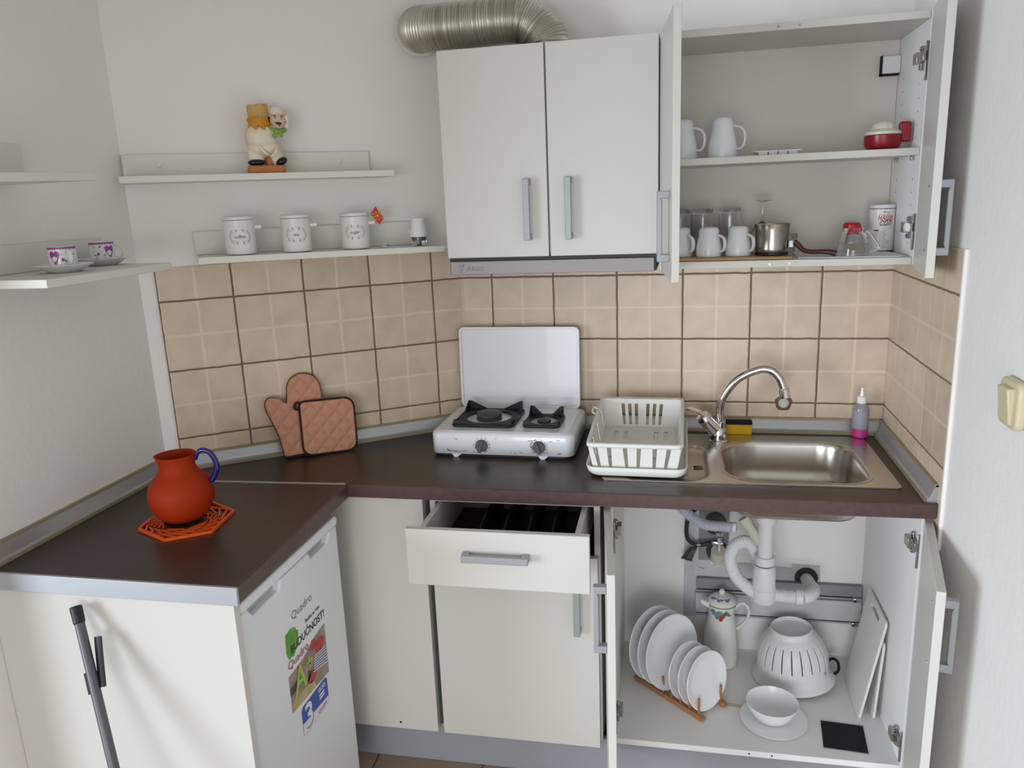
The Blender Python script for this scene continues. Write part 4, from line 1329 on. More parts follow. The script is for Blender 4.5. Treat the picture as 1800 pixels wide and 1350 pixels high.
def pad(name, out, t, parent, m, n=5):
    """a padded shape: outline puffed towards both faces"""
    cx_ = sum(p[0] for p in out) / len(out)
    cz_ = sum(p[1] for p in out) / len(out)
    loops = []
    for sgn in (-1, 1):
        seq = range(n + 1) if sgn < 0 else range(n, -1, -1)
        for k in seq:
            u = k / n
            ins = 1 - 0.16 * (1 - math.sqrt(max(0, 1 - (1 - u) ** 2)))
            lp = [((x - cx_) * ins + cx_, sgn * t / 2 * (1 - u ** 2.5), (z - cz_) * ins + cz_) for x, z in out]
            loops.append(lp)
    # order: front centre -> rim -> back
    fr = [lp for lp in loops[:n + 1]]
    bk = [lp for lp in loops[n + 1:]]
    mb_ = MB()
    mb_.loft(fr + bk[1:])
    return mb_.build(name, m, parent, sharp=60)


mt = thing('oven_mitt', 'salmon quilted oven mitt standing against the tiled wall', 'oven mitt', dpt(0.578, 0.062, WT + 0.0005), rot=(-0.20, 0, DA))
mo = smooth_path([(-0.050, 0.004, 0), (-0.058, 0.060, 0), (-0.072, 0.110, 0), (-0.086, 0.150, 0), (-0.088, 0.172, 0), (-0.078, 0.188, 0), (-0.060, 0.188, 0), (-0.042, 0.176, 0), (-0.026, 0.166, 0),
                  (-0.022, 0.185, 0), (-0.016, 0.222, 0), (0.000, 0.243, 0), (0.026, 0.252, 0), (0.056, 0.246, 0), (0.076, 0.224, 0), (0.082, 0.190, 0), (0.078, 0.140, 0), (0.062, 0.080, 0), (0.052, 0.004, 0)], 4)
mo = [(p.x, p.y) for p in mo]
pad('padding', mo, 0.026, mt, 'quilted_salmon')
MB().tube([(x, 0, z) for x, z in mo], 0.0022, 8, closed=True).build('edge_binding', 'dark_brown_tape', mt)
MB().tube([(-0.051, -0.008, 0.004), (0, -0.0115, 0.004), (0.053, -0.008, 0.004)], 0.004, 8).build('hem', 'dark_brown_tape', mt)
po = thing('pot_holder', 'square salmon quilted pot holder with dark binding leaning on the mitt', 'pot holder', dpt(0.492, 0.082, WT + 0.001), rot=(-0.17, 0.03, DA))
sq = rrect(-0.081, 0.081, 0.004, 0.166, (0.030, 0.030, 0.012, 0.026), 6)
pad('padding', sq, 0.014, po, 'quilted_salmon')
MB().tube([(x, 0, z) for x, z in sq], 0.0052, 10, closed=True).build('binding', 'dark_brown_tape', po)
MB().tube(smooth_path([(-0.074, 0, 0.160), (-0.090, -0.002, 0.166), (-0.098, -0.004, 0.152), (-0.088, -0.004, 0.146), (-0.076, -0.001, 0.152)], 5), 0.004, 8).build('hanging_loop', 'dark_brown_tape', po)

# ------------------------------------------------------------------ things in the open wall cabinet
SB, SM = CZ0 + PT, 1.719 + PT
wb = thing('wooden_board', 'thin wooden board lying under the upturned mugs on the lowest shelf', 'board', (0, 0, 0))
MB().box(-0.640, -0.315, -0.272, -0.030, SB + 0.0002, SB + 0.007).build('board', 'wood_board', wb, bev=0.002)
pap = thing('paper_sheet', 'white folded paper sheet under the glass mug in the wall cabinet', 'paper', (0, 0, 0))
mb = MB()
mb.prism([(-0.300, -0.262), (-0.050, -0.274), (-0.036, -0.262), (-0.055, -0.045), (-0.290, -0.050)], SB + 0.0002, SB + 0.0032)
mb.build('sheet', 'paper_white', pap, bev=0.001)
WB_, PP_ = SB + 0.0075, SB + 0.0036
GT = 'tall white mugs upside down on the middle shelf'
GM = 'small white mugs upside down on the lowest shelf'
GG = 'tall clear glasses upside down in the wall cabinet'


def upturned_mug(name, label, loc, rz, R, r, H, hz0, hz1, reach, group, m='mug_white'):
    c = thing(name, label, 'mug', loc, rz, group)
    MB().lathe([(R - 0.003, 0.010), (R - 0.003, 0.0005), (R, 0.0005), (R + 0.0005, 0.012), (R, H * 0.35), (R * 0.35 + r * 0.65, H * 0.72), (r + 0.003, H * 0.90), (r, H * 0.97), (r - 0.004, H), (r - 0.008, H - 0.002), (0, H - 0.002)], 44, cap0=True).build('body', m, c)
    rb = R * 0.9
    pts = [(rb * 0.97, 0, hz0), (R + reach * 0.55, 0, hz0 - 0.001), (R + reach, 0, hz0 + (hz1 - hz0) * 0.25), (R + reach, 0, hz0 + (hz1 - hz0) * 0.7), (R + reach * 0.5, 0, hz1 - 0.002), (rb * 0.80, 0, hz1 + 0.004)]
    MB().tube(smooth_path(pts, 6), 0.004, 12, flat=(0.0060, 0.0035)).build('handle', m, c)
    return c


m0 = upturned_mug('tall_mug', 'tall white upturned mug standing clear on the middle shelf', (-0.500, -0.205, SM), -0.35, 0.039, 0.024, 0.104, 0.024, 0.078, 0.021, GT)
dup(m0, (-0.604, -0.200, SM), -0.35, 'tall white upturned mug half hidden by the open left cabinet door')
m1 = upturned_mug('small_mug', 'small white upturned mug beside the saucepan', (-0.4510, -0.198, WB_), -0.70, 0.0345, 0.0240, 0.080, 0.016, 0.056, 0.0155, GM)
dup(m1, (-0.5300, -0.204, WB_), -0.6, 'small white upturned mug in the middle of its row of three')
dup(m1, (-0.6075, -0.180, WB_), -0.80, 'small white upturned mug mostly hidden by the open left cabinet door')


def tumbler_shell(label, loc):
    g_ = thing('tumbler', label, 'glass', loc, 0, GG)
    MB().lathe([(0.0318, 0.0005), (0.0335, 0.0005), (0.0318, 0.05), (0.0296, 0.110), (0.0290, 0.124), (0.0270, 0.128), (0.0005, 0.128), (0.0005, 0.116), (0.0265, 0.114), (0.0278, 0.108), (0.0300, 0.05)], 36, cap0=False, cap1=False).build('body', 'glass', g_)
    return g_


tA = tumbler_shell('tall clear upturned glass behind the small mug nearest the saucepan', (-0.470, -0.095, WB_))
dup(tA, (-0.5455, -0.095, WB_), 0, 'tall clear upturned glass behind the middle small mug')
dup(tA, (-0.6085, -0.088, WB_), 0, 'tall clear upturned glass half hidden by the open left cabinet door')
wg = thing('wine_glass', 'upturned stemmed wine glass behind the small saucepan', 'glass', (-0.3785, -0.085, WB_))
MB().lathe([(0.024, 0.0005), (0.0255, 0.0005), (0.031, 0.030), (0.030, 0.055), (0.020, 0.075), (0.006, 0.085), (0.0035, 0.095), (0.0032, 0.130), (0.006, 0.141), (0.0305, 0.1455), (0.0305, 0.1465), (0.0005, 0.1475)], 36).build('body', 'glass', wg)
rg = thing('ribbed_glass', 'short ribbed glass behind the saucepan handle', 'glass', (-0.311, -0.115, SB + 0.0075), 0)
MB().lathe([(0.019, 0.0003), (0.020, 0.004), (0.0205, 0.018), (0.0245, 0.030), (0.0265, 0.046), (0.0255, 0.052), (0.010, 0.053)], 48, wob=lambda a, z: 1 + (0.035 * math.sin(a * 14) if 0.015 < z < 0.05 else 0)).build('body', 'glass_green', rg)

pn_ = thing('saucepan', 'small worn steel saucepan with a dark handle on the lowest shelf', 'saucepan', (-0.3615, -0.195, WB_))
MB().lathe([(0.040, 0.0004), (0.0425, 0.004), (0.0430, 0.020), (0.0445, 0.070), (0.0465, 0.080), (0.0475, 0.0835), (0.0455, 0.0835), (0.043, 0.070), (0.041, 0.006), (0, 0.005)], 48, cap1=False).build('body', 'pot_steel', pn_, sharp=60)
MB().lathe([(0.0425, 0.0002), (0.0437, 0.0012), (0.0437, 0.007), (0.0434, 0.0082)], 48, cap1=False, cap0=False).build('base_ring', 'black_plastic', pn_)
MB().box(0.043, 0.058, -0.016, 0.000, 0.018, 0.040, Matrix.Rotation(-0.15, 4, 'Z')).build('bracket', 'aluminium', pn_, bev=0.003)
MB().tube(smooth_path([(0.056, -0.018, 0.034), (0.066, -0.021, 0.026), (0.080, -0.026, 0.012), (0.100, -0.033, 0.0075), (0.126, -0.042, 0.008), (0.146, -0.050, 0.0065), (0.158, -0.054, 0.003)], 6), lambda t: 0.0085 - 0.0025 * math.sin(PI * t), 14, flat=None).build('handle', 'maroon', pn_)

gm = thing('glass_mug', 'clear glass mug standing upside down in front of the salt tin', 'mug', (-0.157, -0.222, PP_), -0.25)
MB().lathe([(0.036, 0.0005), (0.0385, 0.0005), (0.0385, 0.010), (0.036, 0.035), (0.031, 0.055), (0.0255, 0.068), (0.024, 0.071), (0.0005, 0.071), (0.0005, 0.062), (0.022, 0.062), (0.029, 0.050), (0.0335, 0.033)], 44, cap0=False, cap1=False).build('body', 'glass', gm)
MB().tube(smooth_path([(0.025, 0, 0.064), (0.036, 0, 0.060), (0.048, 0, 0.044), (0.060, 0, 0.026), (0.058, 0, 0.014), (0.040, 0, 0.008)], 6), 0.0042, 12).build('handle', 'glass', gm)
sj = thing('spice_jar', 'small glass jar with a red screw lid behind the upturned glass mug', 'jar', (-0.146, -0.135, PP_))
MB().lathe([(0.020, 0.0005), (0.0215, 0.003), (0.0215, 0.050), (0.018, 0.058), (0.018, 0.060)], 32).build('body', 'glass', sj)
MB().lathe([(0.0225, 0.0605), (0.0232, 0.062), (0.0232, 0.076), (0.019, 0.0815), (0, 0.083)], 32).build('lid', 'red_plastic', sj)

st_ = thing('salt_tin', 'white cardboard salt tin with red and black Cyrillic lettering', 'tin', (-0.060, -0.083, SB + 0.0036))
SR = 0.0335
MB().lathe([(SR, 0.0004), (SR, 0.116)], 48).build('body', 'canister_white', st_)
MB().lathe([(SR + 0.0006, 0.1165), (SR + 0.0006, 0.125), (SR - 0.003, 0.1265), (0, 0.1265)], 48).build('lid', 'paper_white', st_)
MB().lathe([(SR + 0.0004, 0.1145), (SR + 0.0004, 0.1162)], 48, cap0=False, cap1=False).build('rim_line', 'maroon', st_)
MB().lathe([(SR + 0.0004, 0.0004), (SR + 0.0004, 0.0020)], 48, cap0=False, cap1=False).build('base_line', 'print_dark', st_)
sa = facing((-0.060, -0.083)) + 0.10
fS = on_cyl(SR, 0.0, sa)
text('НАША', 0.0185, 'print_red', st_, lambda x, y: fS(x + 0.007, y + 0.0900), 'lettering', shear=0.25, bold=0.0004, cut=0.004, wx=0.72)
text('СОЛ', 0.0185, 'print_navy', st_, lambda x, y: fS(x + 0.007, y + 0.0755), 'lettering', shear=0.25, bold=0.0004, cut=0.004, wx=0.75)
bars = []
rnd = random.Random(4)
for k in range(4):
    bars.append([(-0.022, 0.050 - k * 0.004), (-0.022, 0.0505 - k * 0.004), (-0.010, 0.0505 - k * 0.004), (-0.010, 0.050 - k * 0.004)])
for k in range(11):
    z = 0.0525 - k * 0.0042
    L_ = rnd.uniform(0.012, 0.028)
    bars += [[(-0.006, z), (-0.006, z + 0.0011), (-0.006 + L_ / 2, z + 0.0011), (-0.006 + L_ / 2, z)], [(-0.006 + L_ / 2 + 0.001, z), (-0.006 + L_ / 2 + 0.001, z + 0.0011), (-0.006 + L_, z + 0.0011), (-0.006 + L_, z)]]
shapes(bars, fS, 'small_print', 'print_grey', st_)['kind'] = 'stuff'
shapes([[(-0.022, 0.055), (-0.022, 0.0583), (-0.0095, 0.0583), (-0.0095, 0.055)]], fS, 'black_tab', 'print_dark', st_)
shapes([[(0.000, 0.0985), (0.000, 0.1003), (0.0155, 0.1003), (0.0155, 0.0985)]], fS, 'red_bar', 'print_grey', st_)
shapes([[(0.000, 0.1055), (0.000, 0.1080), (0.007, 0.1075), (0.007, 0.1055)], [(0.009, 0.1045), (0.009, 0.1068), (0.016, 0.1062), (0.016, 0.1042)]], fS, 'maker_mark', 'print_red', st_)['kind'] = 'stuff'

it = thing('ice_cube_tray', 'flat white ice cube tray lying upside down on the middle shelf', 'ice cube tray', (-0.362, -0.215, SM), 0.05)
MB().prism(rrect(-0.062, 0.062, -0.045, 0.045, 0.012), 0.0085, 0.0115).build('rim', 'porcelain', it, bev=0.001)
for k in range(4):
    x = -0.0375 + k * 0.025
    for j in (-1, 1):
        MB().loft([[(x + px * s, j * 0.020 + py * s, z) for px, py in ((-0.0115, -0.018), (0.0115, -0.018), (0.0115, 0.018), (-0.0115, 0.018))] for z, s in ((0.0003, 0.93), (0.0085, 0.99))]).build('cube_cell', 'porcelain', it)
ju = thing('citrus_juicer', 'dark red citrus juicer with a clear cream dome on the middle shelf', 'juicer', (-0.098, -0.205, SM))
MB().lathe([(0.033, 0.0005), (0.040, 0.005), (0.0445, 0.016), (0.0455, 0.036), (0.044, 0.0375), (0, 0.037)], 44).build('bowl', 'dark_red', ju)
MB().lathe([(0.0435, 0.0385), (0.0435, 0.045), (0.036, 0.050), (0.030, 0.053), (0.027, 0.062), (0.018, 0.070), (0.008, 0.073), (0, 0.0735)], 44, wob=lambda a, z: 1 + (0.03 * math.cos(a * 12) if 0.052 < z < 0.071 else 0)).build('dome', 'cream_plastic', ju)
MB().prism(rrect(0.036, 0.064, 0.018, 0.068, 0.006), -0.013, 0.013, Matrix.Rotation(-0.1, 4, 'Z') @ Matrix.Rotation(PI / 2, 4, 'X')).build('handle', 'dark_red', ju, bev=0.004)

# ------------------------------------------------------------------ things in the sink cabinet
FZ = ZB + PT


def yplate(name, poly, y0, y1, m, parent, holes=(), bev=0.0):
    return MB().prism(poly, y0, y1, lambda x, y, z: Vector((x, z, y)), holes=holes).build(name, m, parent, bev=bev)


ch_ = thing('pipe_chase', 'rough grey plastered pipe chase cut into the back of the sink cabinet', 'pipe chase', (0, -0.0262, 0), TH)
yplate('plaster_field', [(-0.585, 0.262), (-0.585, 0.700), (-0.440, 0.700), (-0.443, 0.515), (-0.500, 0.500), (-0.500, 0.452), (-0.400, 0.466), (-0.245, 0.455), (-0.245, 0.470), (-0.160, 0.468), (-0.155, 0.385), (-0.032, 0.378),
                         (-0.032, 0.272), (-0.545, 0.272), (-0.545, 0.262)], -0.002, 0.0, 'pale_plaster', ch_)
yplate('dark_field', [(-0.545, 0.470), (-0.550, 0.640), (-0.530, 0.690), (-0.445, 0.690), (-0.447, 0.470)], -0.0035, -0.002, 'rough_plaster', ch_)
yplate('ridge', [(-0.556, 0.430), (-0.553, 0.640), (-0.545, 0.660), (-0.540, 0.640), (-0.540, 0.445), (-0.520, 0.440), (-0.525, 0.425)], -0.009, -0.002, 'pale_plaster', ch_)
yplate('hole', ellipse(-0.480, 0.505, 0.036, 0.038, 20), -0.0050, -0.0035, 'dark_hole', ch_)
yplate('pipe_hole', ellipse(-0.488, 0.602, 0.036, 0.040, 18), -0.0050, -0.0035, 'dark_hole', ch_)
MB().box(-0.548, -0.032, -0.028, -0.002, 0.292, 0.362).build('lower_boxing', 'pale_plaster', ch_, bev=0.003)
MB().box(-0.545, -0.032, -0.020, -0.002, 0.374, 0.412).build('upper_boxing', 'rough_plaster', ch_, bev=0.003)
for z in (0.368, 0.283):
    MB().box(-0.545, -0.034, -0.022, -0.004, z - 0.003, z + 0.003).build('metal_rail', 'aluminium', ch_, bev=0.001)
    MB().box(-0.060, -0.033, -0.030, -0.004, z - 0.008, z + 0.006).build('rail_end', 'chrome', ch_, bev=0.002)
MB().cyl((-0.478, -0.006, 0.478), (-0.478, -0.030, 0.520), 0.025, 0.023, 20).build('stub_pipe', 'tape_tan', ch_)
yplate('outlet_hole', ellipse(-0.200, 0.425, 0.036, 0.036, 20), -0.006, -0.002, 'dark_hole', ch_)

an = thing('angle_valve', 'chrome angle valve on the wall inside the sink cabinet', 'valve', (-0.476, -0.065, 0.515))
MB().cyl((0, 0.028, -0.006), (0, -0.004, 0.018), 0.007, seg=16).build('inlet', 'chrome', an)
MB().cyl((0, -0.004, 0.005), (0, -0.004, 0.052), 0.0085, 0.0075, 18).build('body', 'chrome', an, bev=0.001)
MB().cyl((-0.024, -0.006, 0.032), (0.012, -0.004, 0.032), 0.0068, seg=6).build('hose_nut', 'chrome', an)
MB().lathe([(0.006, 0.052), (0.012, 0.056), (0.012, 0.068), (0.006, 0.071)], 8).build('tap_head', 'chrome', an)
av = thing('shut_off_knob', 'round chrome valve knob on the dark patch left of the angle valve', 'valve', (-0.506, -0.0445, 0.600))
MB().lathe([(0.010, 0), (0.014, 0.004), (0.014, 0.018), (0.009, 0.024)], 10, RY).build('knob', 'chrome', av)
MB().cyl((0, 0.004, 0), (0, -0.001, 0), 0.011, seg=16).build('flange', 'aluminium', av)

fh_ = thing('flexible_hose', 'black flexible supply hose with a hanging black tag under the sink', 'hose', (0, 0, 0))
MB().tube(smooth_path([(-0.500, -0.071, 0.547), (-0.530, -0.074, 0.540), (-0.558, -0.080, 0.545), (-0.577, -0.090, 0.570), (-0.579, -0.105, 0.620), (-0.567, -0.125, 0.665), (-0.540, -0.135, 0.705), (-0.520, -0.135, 0.75)], 6), 0.0068, 12).build('hose', 'print_dark', fh_)
MB().cyl((-0.548, -0.0765, 0.541), (-0.536, -0.0745, 0.5405), 0.0085, seg=12).build('clamp', 'hinge_metal', fh_)
mb = MB()
mb.prism([(-0.568, 0.535), (-0.543, 0.540), (-0.562, 0.484), (-0.597, 0.494)], -0.0862, -0.0855, lambda x, y, z: Vector((x, z, y)))
tg = mb.build('tag', 'black_plastic', fh_, smooth=False)
tl_ = []
for k in range(6):
    tl_ += stroke([(-0.575 + k * 0.0035 - 0.003, 0.500 + k * 0.005), (-0.559 + k * 0.002, 0.496 + k * 0.006)], 0.0009)
shapes(tl_, lambda x, y: Vector((x, -0.0867, y)), 'tag_print', 'handle_grey', tg)['kind'] = 'stuff'

oh = thing('overflow_hose', 'grey corrugated overflow hose under the worktop', 'hose', (0, 0, 0))


def ribbed(path, R, pitch, amp, seg=20):
    d_, loops, up = 0.0, [], None
    pts = []
    for a, b in zip(path, path[1:]):
        L_ = (b - a).length
        n = max(1, int(L_ / (pitch / 4)))
        pts += [a.lerp(b, k / n) for k in range(n)]
    pts.append(path[-1])
    for i, p in enumerate(pts):
        t = (pts[min(i + 1, len(pts) - 1)] - pts[max(i - 1, 0)]).normalized()
        if up is None:
            up = Vector((0, 0, 1)) if abs(t.z) < 0.9 else Vector((0, 1, 0))
        s = t.cross(up).normalized()
        up = s.cross(t)
        if i:
            d_ += (p - pts[i - 1]).length
        r = R * (1 + amp * math.cos(2 * PI * d_ / pitch))
        loops.append([p + s * r * math.cos(2 * PI * k / seg) + up * r * math.sin(2 * PI * k / seg) for k in range(seg)])
    return MB().loft(loops)


ribbed(smooth_path([(-0.600, -0.150, 0.700), (-0.560, -0.170, 0.672), (-0.520, -0.190, 0.660), (-0.470, -0.205, 0.664), (-0.438, -0.215, 0.668)], 8), 0.0155, 0.0055, 0.07).build('hose', 'hose_grey', oh)
MB().cyl((-0.443, -0.214, 0.668), (-0.434, -0.216, 0.668), 0.0175, 0.0165, 18).build('end_piece', 'pvc_white', oh)

sp2 = thing('siphon', 'white plastic bottle trap under the sink', 'siphon', (0, 0, 0))
SX, SY = -0.3535, -0.250
MB().lathe([(0.0215, 0.585), (0.0215, 0.754)], 28, Matrix.Translation((SX, SY, 0)), cap0=False, cap1=False).build('down_pipe', 'pvc_white', sp2)
MB().lathe([(0.029, 0.706), (0.029, 0.728), (0.025, 0.731)], 20, Matrix.Translation((SX, SY, 0))).build('top_nut', 'pvc_white', sp2, bev=0.001)
MB().lathe([(0.0265, 0.572), (0.0285, 0.574), (0.0285, 0.594), (0.0265, 0.598), (0.0225, 0.598)], 24, Matrix.Translation((SX, SY, 0)), cap0=True).build('collar', 'pvc_white', sp2, bev=0.001)
MB().lathe([(0.032, 0.490), (0.0335, 0.496), (0.0320, 0.560), (0.0275, 0.568)], 32, Matrix.Translation((SX, SY, 0))).build('trap_body', 'pvc_white', sp2)
MB().lathe([(0.010, 0.448), (0.030, 0.450), (0.0355, 0.458), (0.0365, 0.492), (0.0345, 0.496)], 32, Matrix.Translation((SX, SY, 0))).build('bottom_cup', 'pvc_white', sp2, bev=0.001)
MB().cyl((SX - 0.014, SY + 0.006, 0.636), (SX - 0.052, SY + 0.018, 0.690), 0.0155, 0.0165, 20).build('branch', 'tape_tan', sp2)
MB().cyl((SX - 0.050, SY + 0.018, 0.688), (SX - 0.062, SY + 0.021, 0.706), 0.019, 0.018, 20).build('branch_cap', 'tape_tan', sp2)
ribbed(smooth_path([(SX - 0.026, SY, 0.476), (SX - 0.048, SY, 0.492), (SX - 0.082, SY, 0.528), (SX - 0.099, SY, 0.580), (SX - 0.088, SY + 0.006, 0.618), (SX - 0.062, SY + 0.018, 0.632), (SX - 0.038, SY + 0.036, 0.616), (SX - 0.020, SY + 0.05, 0.58), (SX - 0.010, SY + 0.052, 0.54)], 8), 0.0185, 0.0062, 0.045).build('loop_hose', 'pvc_white', sp2)
ribbed(smooth_path([(SX + 0.030, SY, 0.472), (SX + 0.060, SY + 0.002, 0.470), (SX + 0.094, SY + 0.004, 0.469)], 8), 0.0185, 0.0072, 0.06).build('outlet_hose', 'pvc_white', sp2)
MB().cyl((SX + 0.092, SY + 0.004, 0.469), (SX + 0.112, SY + 0.004, 0.469), 0.0225, seg=24).build('outlet_nut', 'pvc_white', sp2, bev=0.001)
MB().tube(smooth_path([(SX + 0.110, SY + 0.004, 0.469), (SX + 0.130, SY + 0.012, 0.470), (SX + 0.146, SY + 0.034, 0.472), (SX + 0.152, SY + 0.075, 0.462), (SX + 0.1535, SY + 0.14, 0.440), (SX + 0.1535, SY + 0.214, 0.424)], 8), 0.0190, 20).build('elbow', 'pvc_white', sp2)

# plate rack with six plates
pd = Vector((0.76, -0.65, 0)).normalized()
pq = Vector((-pd.y, pd.x, 0)) * 1.0
P0 = Vector((-0.732, -0.256, FZ))
pr = thing('plate_rack', 'small wooden plate rack with pegs on the cabinet floor', 'plate rack', tuple(P0), math.atan2(pd.y, pd.x))
GP_B, GP_S = 'large white plates standing in the wooden rack', 'small white plates standing in the wooden rack'
for y in (0.0, 0.100):
    MB().prism([(0, 0.0003), (0, 0.014), (0.008, 0.016), (0.262, 0.016), (0.275, 0.011), (0.275, 0.005), (0.268, 0.0003)], y - 0.008, y + 0.008, lambda x, y_, z: Vector((x, z, y_))).build('beam', 'wood_rack', pr, bev=0.0015)
    for k in range(8):
        MB().cyl((0.012 + k * 0.0345, y, 0.014), (0.012 + k * 0.0345, y, 0.066), 0.0040, seg=12).build('peg', 'wood_rack', pr, bev=0.001)
MB().cyl((0.02, 0.0, 0.008), (0.02, 0.100, 0.008), 0.004, seg=10).build('cross_bar', 'wood_rack', pr)
MB().cyl((0.235, 0.0, 0.008), (0.235, 0.100, 0.008), 0.004, seg=10).build('cross_bar', 'wood_rack', pr)


def plate(name, label, R, s, group, tilt=9):
    """stands between two pegs, its face towards the room"""
    sag = R - math.sqrt(R * R - 0.042 ** 2)
    zc = 0.0165 + R - sag
    c = P0 + pd * s + pq * 0.050 + Vector((0, 0, zc))
    o = thing(name, label, 'plate', tuple(c), group=group)
    rot = Matrix.Rotation(math.atan2(pd.y, pd.x), 4, 'Z') @ Matrix.Rotation(math.radians(90 - tilt), 4, 'Y')
    o.rotation_euler = rot.to_euler()
    pf = [(0.0, 0.0), (R * 0.62, 0.0), (R * 0.68, 0.001), (R * 0.97, 0.0105), (R, 0.0125), (R * 0.985, 0.0140), (R * 0.70, 0.0050), (R * 0.60, 0.0034), (0, 0.0034)]
    MB().lathe([(max(r, 0.0004), z) for r, z in pf], 56).build('dish', 'plate_white', o)
    return o


for k, lb in enumerate(('large white plate at the very back of the rack', 'large white plate in the middle of the three large ones', 'large white plate in front of the other large ones')):
    plate('dinner_plate', lb, 0.116, 0.026 + k * 0.0345, GP_B)
for k, lb in enumerate(('small white plate right behind two other small plates', 'small white plate in the middle of the three small ones', 'small white plate foremost in the wooden rack')):
    plate('dessert_plate', lb, 0.0885, 0.160 + k * 0.0345, GP_S)

# jug with flowers
jg = thing('thermos_jug', 'cream ribbed thermos jug with painted flowers standing behind the plates', 'jug', (-0.466, -0.119, FZ + 0.0005))
rib = lambda a, z: 1 + (0.018 * abs(math.sin(a * 9)) if z < 0.150 else 0.0)
MB().lathe([(0.044, 0), (0.052, 0.004), (0.054, 0.03), (0.0535, 0.080), (0.050, 0.115), (0.044, 0.150), (0.040, 0.172), (0.041, 0.190), (0.045, 0.207), (0.046, 0.212), (0.0445, 0.215)], 72, wob=rib).build('body', 'jug_cream', jg)
ld = MB().lathe([(0.0455, 0.2155), (0.0465, 0.219), (0.040, 0.230), (0.026, 0.239), (0.010, 0.243), (0, 0.2435)], 44).build('lid', 'jug_cream', jg)
MB().ell((0, 0, 0.251), (0.0095, 0.0095, 0.0105)).build('lid_knob', 'jug_cream', ld)
MB().tube(smooth_path([(-0.030, -0.010, 0.206), (-0.048, -0.016, 0.214), (-0.062, -0.021, 0.224), (-0.068, -0.023, 0.226)], 5), lambda t: 0.012 - 0.006 * t, 14).build('spout', 'jug_cream', jg)
MB().tube(smooth_path([(0.042, -0.004, 0.200), (0.058, -0.006, 0.219), (0.076, -0.008, 0.214), (0.084, -0.009, 0.192), (0.078, -0.008, 0.165), (0.066, -0.007, 0.145), (0.050, -0.005, 0.128)], 6), 0.006, 14, flat=(0.0075, 0.0052)).build('handle', 'jug_cream', jg)
MB().lathe([(0.0468, 0.2140), (0.0472, 0.2155), (0.0468, 0.2168)], 44, cap0=False, cap1=False).build('lid_line', 'flower_leaf', jg)
ja = facing((-0.466, -0.119))
fJ = on_cyl(0.0452, 0.0, ja, 0.0016)
fl1, fl2, fl3 = [], [], []
for cx_, cz_, lst, r in ((-0.012, 0.192, fl1, 0.008), (-0.024, 0.196, fl1, 0.0065), (-0.004, 0.198, fl1, 0.006), (0.000, 0.183, fl2, 0.0062), (0.006, 0.190, fl2, 0.005), (-0.002, 0.175, fl2, 0.004)):
    for k in range(5):
        a = 2 * PI * k / 5 + cx_ * 100
        lst.append(ellipse(cx_ + r * 0.75 * math.cos(a), cz_ + r * 0.75 * math.sin(a), r * 0.72, r * 0.45, 9, a))
for x, z, a in ((0.017, 0.196, 0.5), (0.022, 0.192, -0.4), (0.012, 0.200, 1.0), (-0.015, 0.182, -0.8), (-0.030, 0.202, 0.6)):
    fl3.append(ellipse(x, z, 0.0085, 0.0032, 10, a))
for q, m_, nm in ((fl1, 'flower_blue', 'blue_flowers'), (fl2, 'flower_red', 'red_flowers'), (fl3, 'flower_leaf', 'leaves')):
    shapes(q, fJ, nm, m_, jg)['kind'] = 'stuff'
fl4 = []
for k in range(9):
    a = ja - 1.0 + 2.0 * k / 8
    fl4.append([(math.cos(a) * r + 0.0065 * math.cos(b_) , math.sin(a) * r + 0.0065 * math.sin(b_)) for r in (0.034 - 0.005 * (k % 3),) for b_ in [2 * PI * q / 8 for q in range(8)]])
shapes(fl4, lambda x, y: Vector((x, y, 0.2435 - 0.36 * math.hypot(x, y) ** 1.0 * 0.9 + 0.0035)), 'lid_flowers', 'flower_blue', ld)['kind'] = 'stuff'

# colander upside down over a bowl
co = thing('colander', 'white slotted plastic colander standing upside down beside the jug', 'colander', (-0.246, -0.166, FZ + 0.0098), rot=(0, -0.075, 0))
seg = 198
prof_c = [(0.126, 0.000), (0.124, 0.006), (0.116, 0.012), (0.109, 0.022), (0.1075, 0.034), (0.107, 0.060), (0.104, 0.084), (0.096, 0.108), (0.082, 0.130), (0.070, 0.142), (0.065, 0.146), (0.063, 0.149), (0.0615, 0.163), (0.0595, 0.165)]
mb = MB()
rows = [[mb.bm.verts.new((r * math.cos(2 * PI * k / seg), r * math.sin(2 * PI * k / seg), z)) for k in range(seg)] for r, z in prof_c]
for i, (a, b) in enumerate(zip(rows, rows[1:])):
    for k in range(seg):
        if 5 <= i <= 7 and k % 9 == 0:
            continue
        j = (k + 1) % seg
        mb.bm.faces.new((a[k], a[j], b[j], b[k]))
inner = [mb.bm.verts.new((0.058 * math.cos(2 * PI * k / seg), 0.058 * math.sin(2 * PI * k / seg), 0.153)) for k in range(seg)]
for k in range(seg):
    j = (k + 1) % seg
    mb.bm.faces.new((rows[-1][k], rows[-1][j], inner[j], inner[k]))
mb.bm.faces.new(inner)
mb.build('shell', 'colander_white', co, solid=0.0022, offset=-1)
dts = []
for r in (0.018, 0.030, 0.042):
    for k in range(int(r * 900)):
        a = 2 * PI * k / int(r * 900)
        dts.append(ellipse(r * math.cos(a), r * math.sin(a), 0.0012, 0.0012, 6))
shapes(dts, lambda x, y: Vector((x, y, 0.1534)), 'drain_holes', 'handle_grey', co)['kind'] = 'stuff'
MB().tube(smooth_path([(0.108, 0.056, 0.008), (0.128, 0.062, 0.016), (0.140, 0.040, 0.018), (0.136, 0.006, 0.012), (0.120, -0.010, 0.007)], 6), 0.0045, 10).build('handle', 'black_plastic', co)
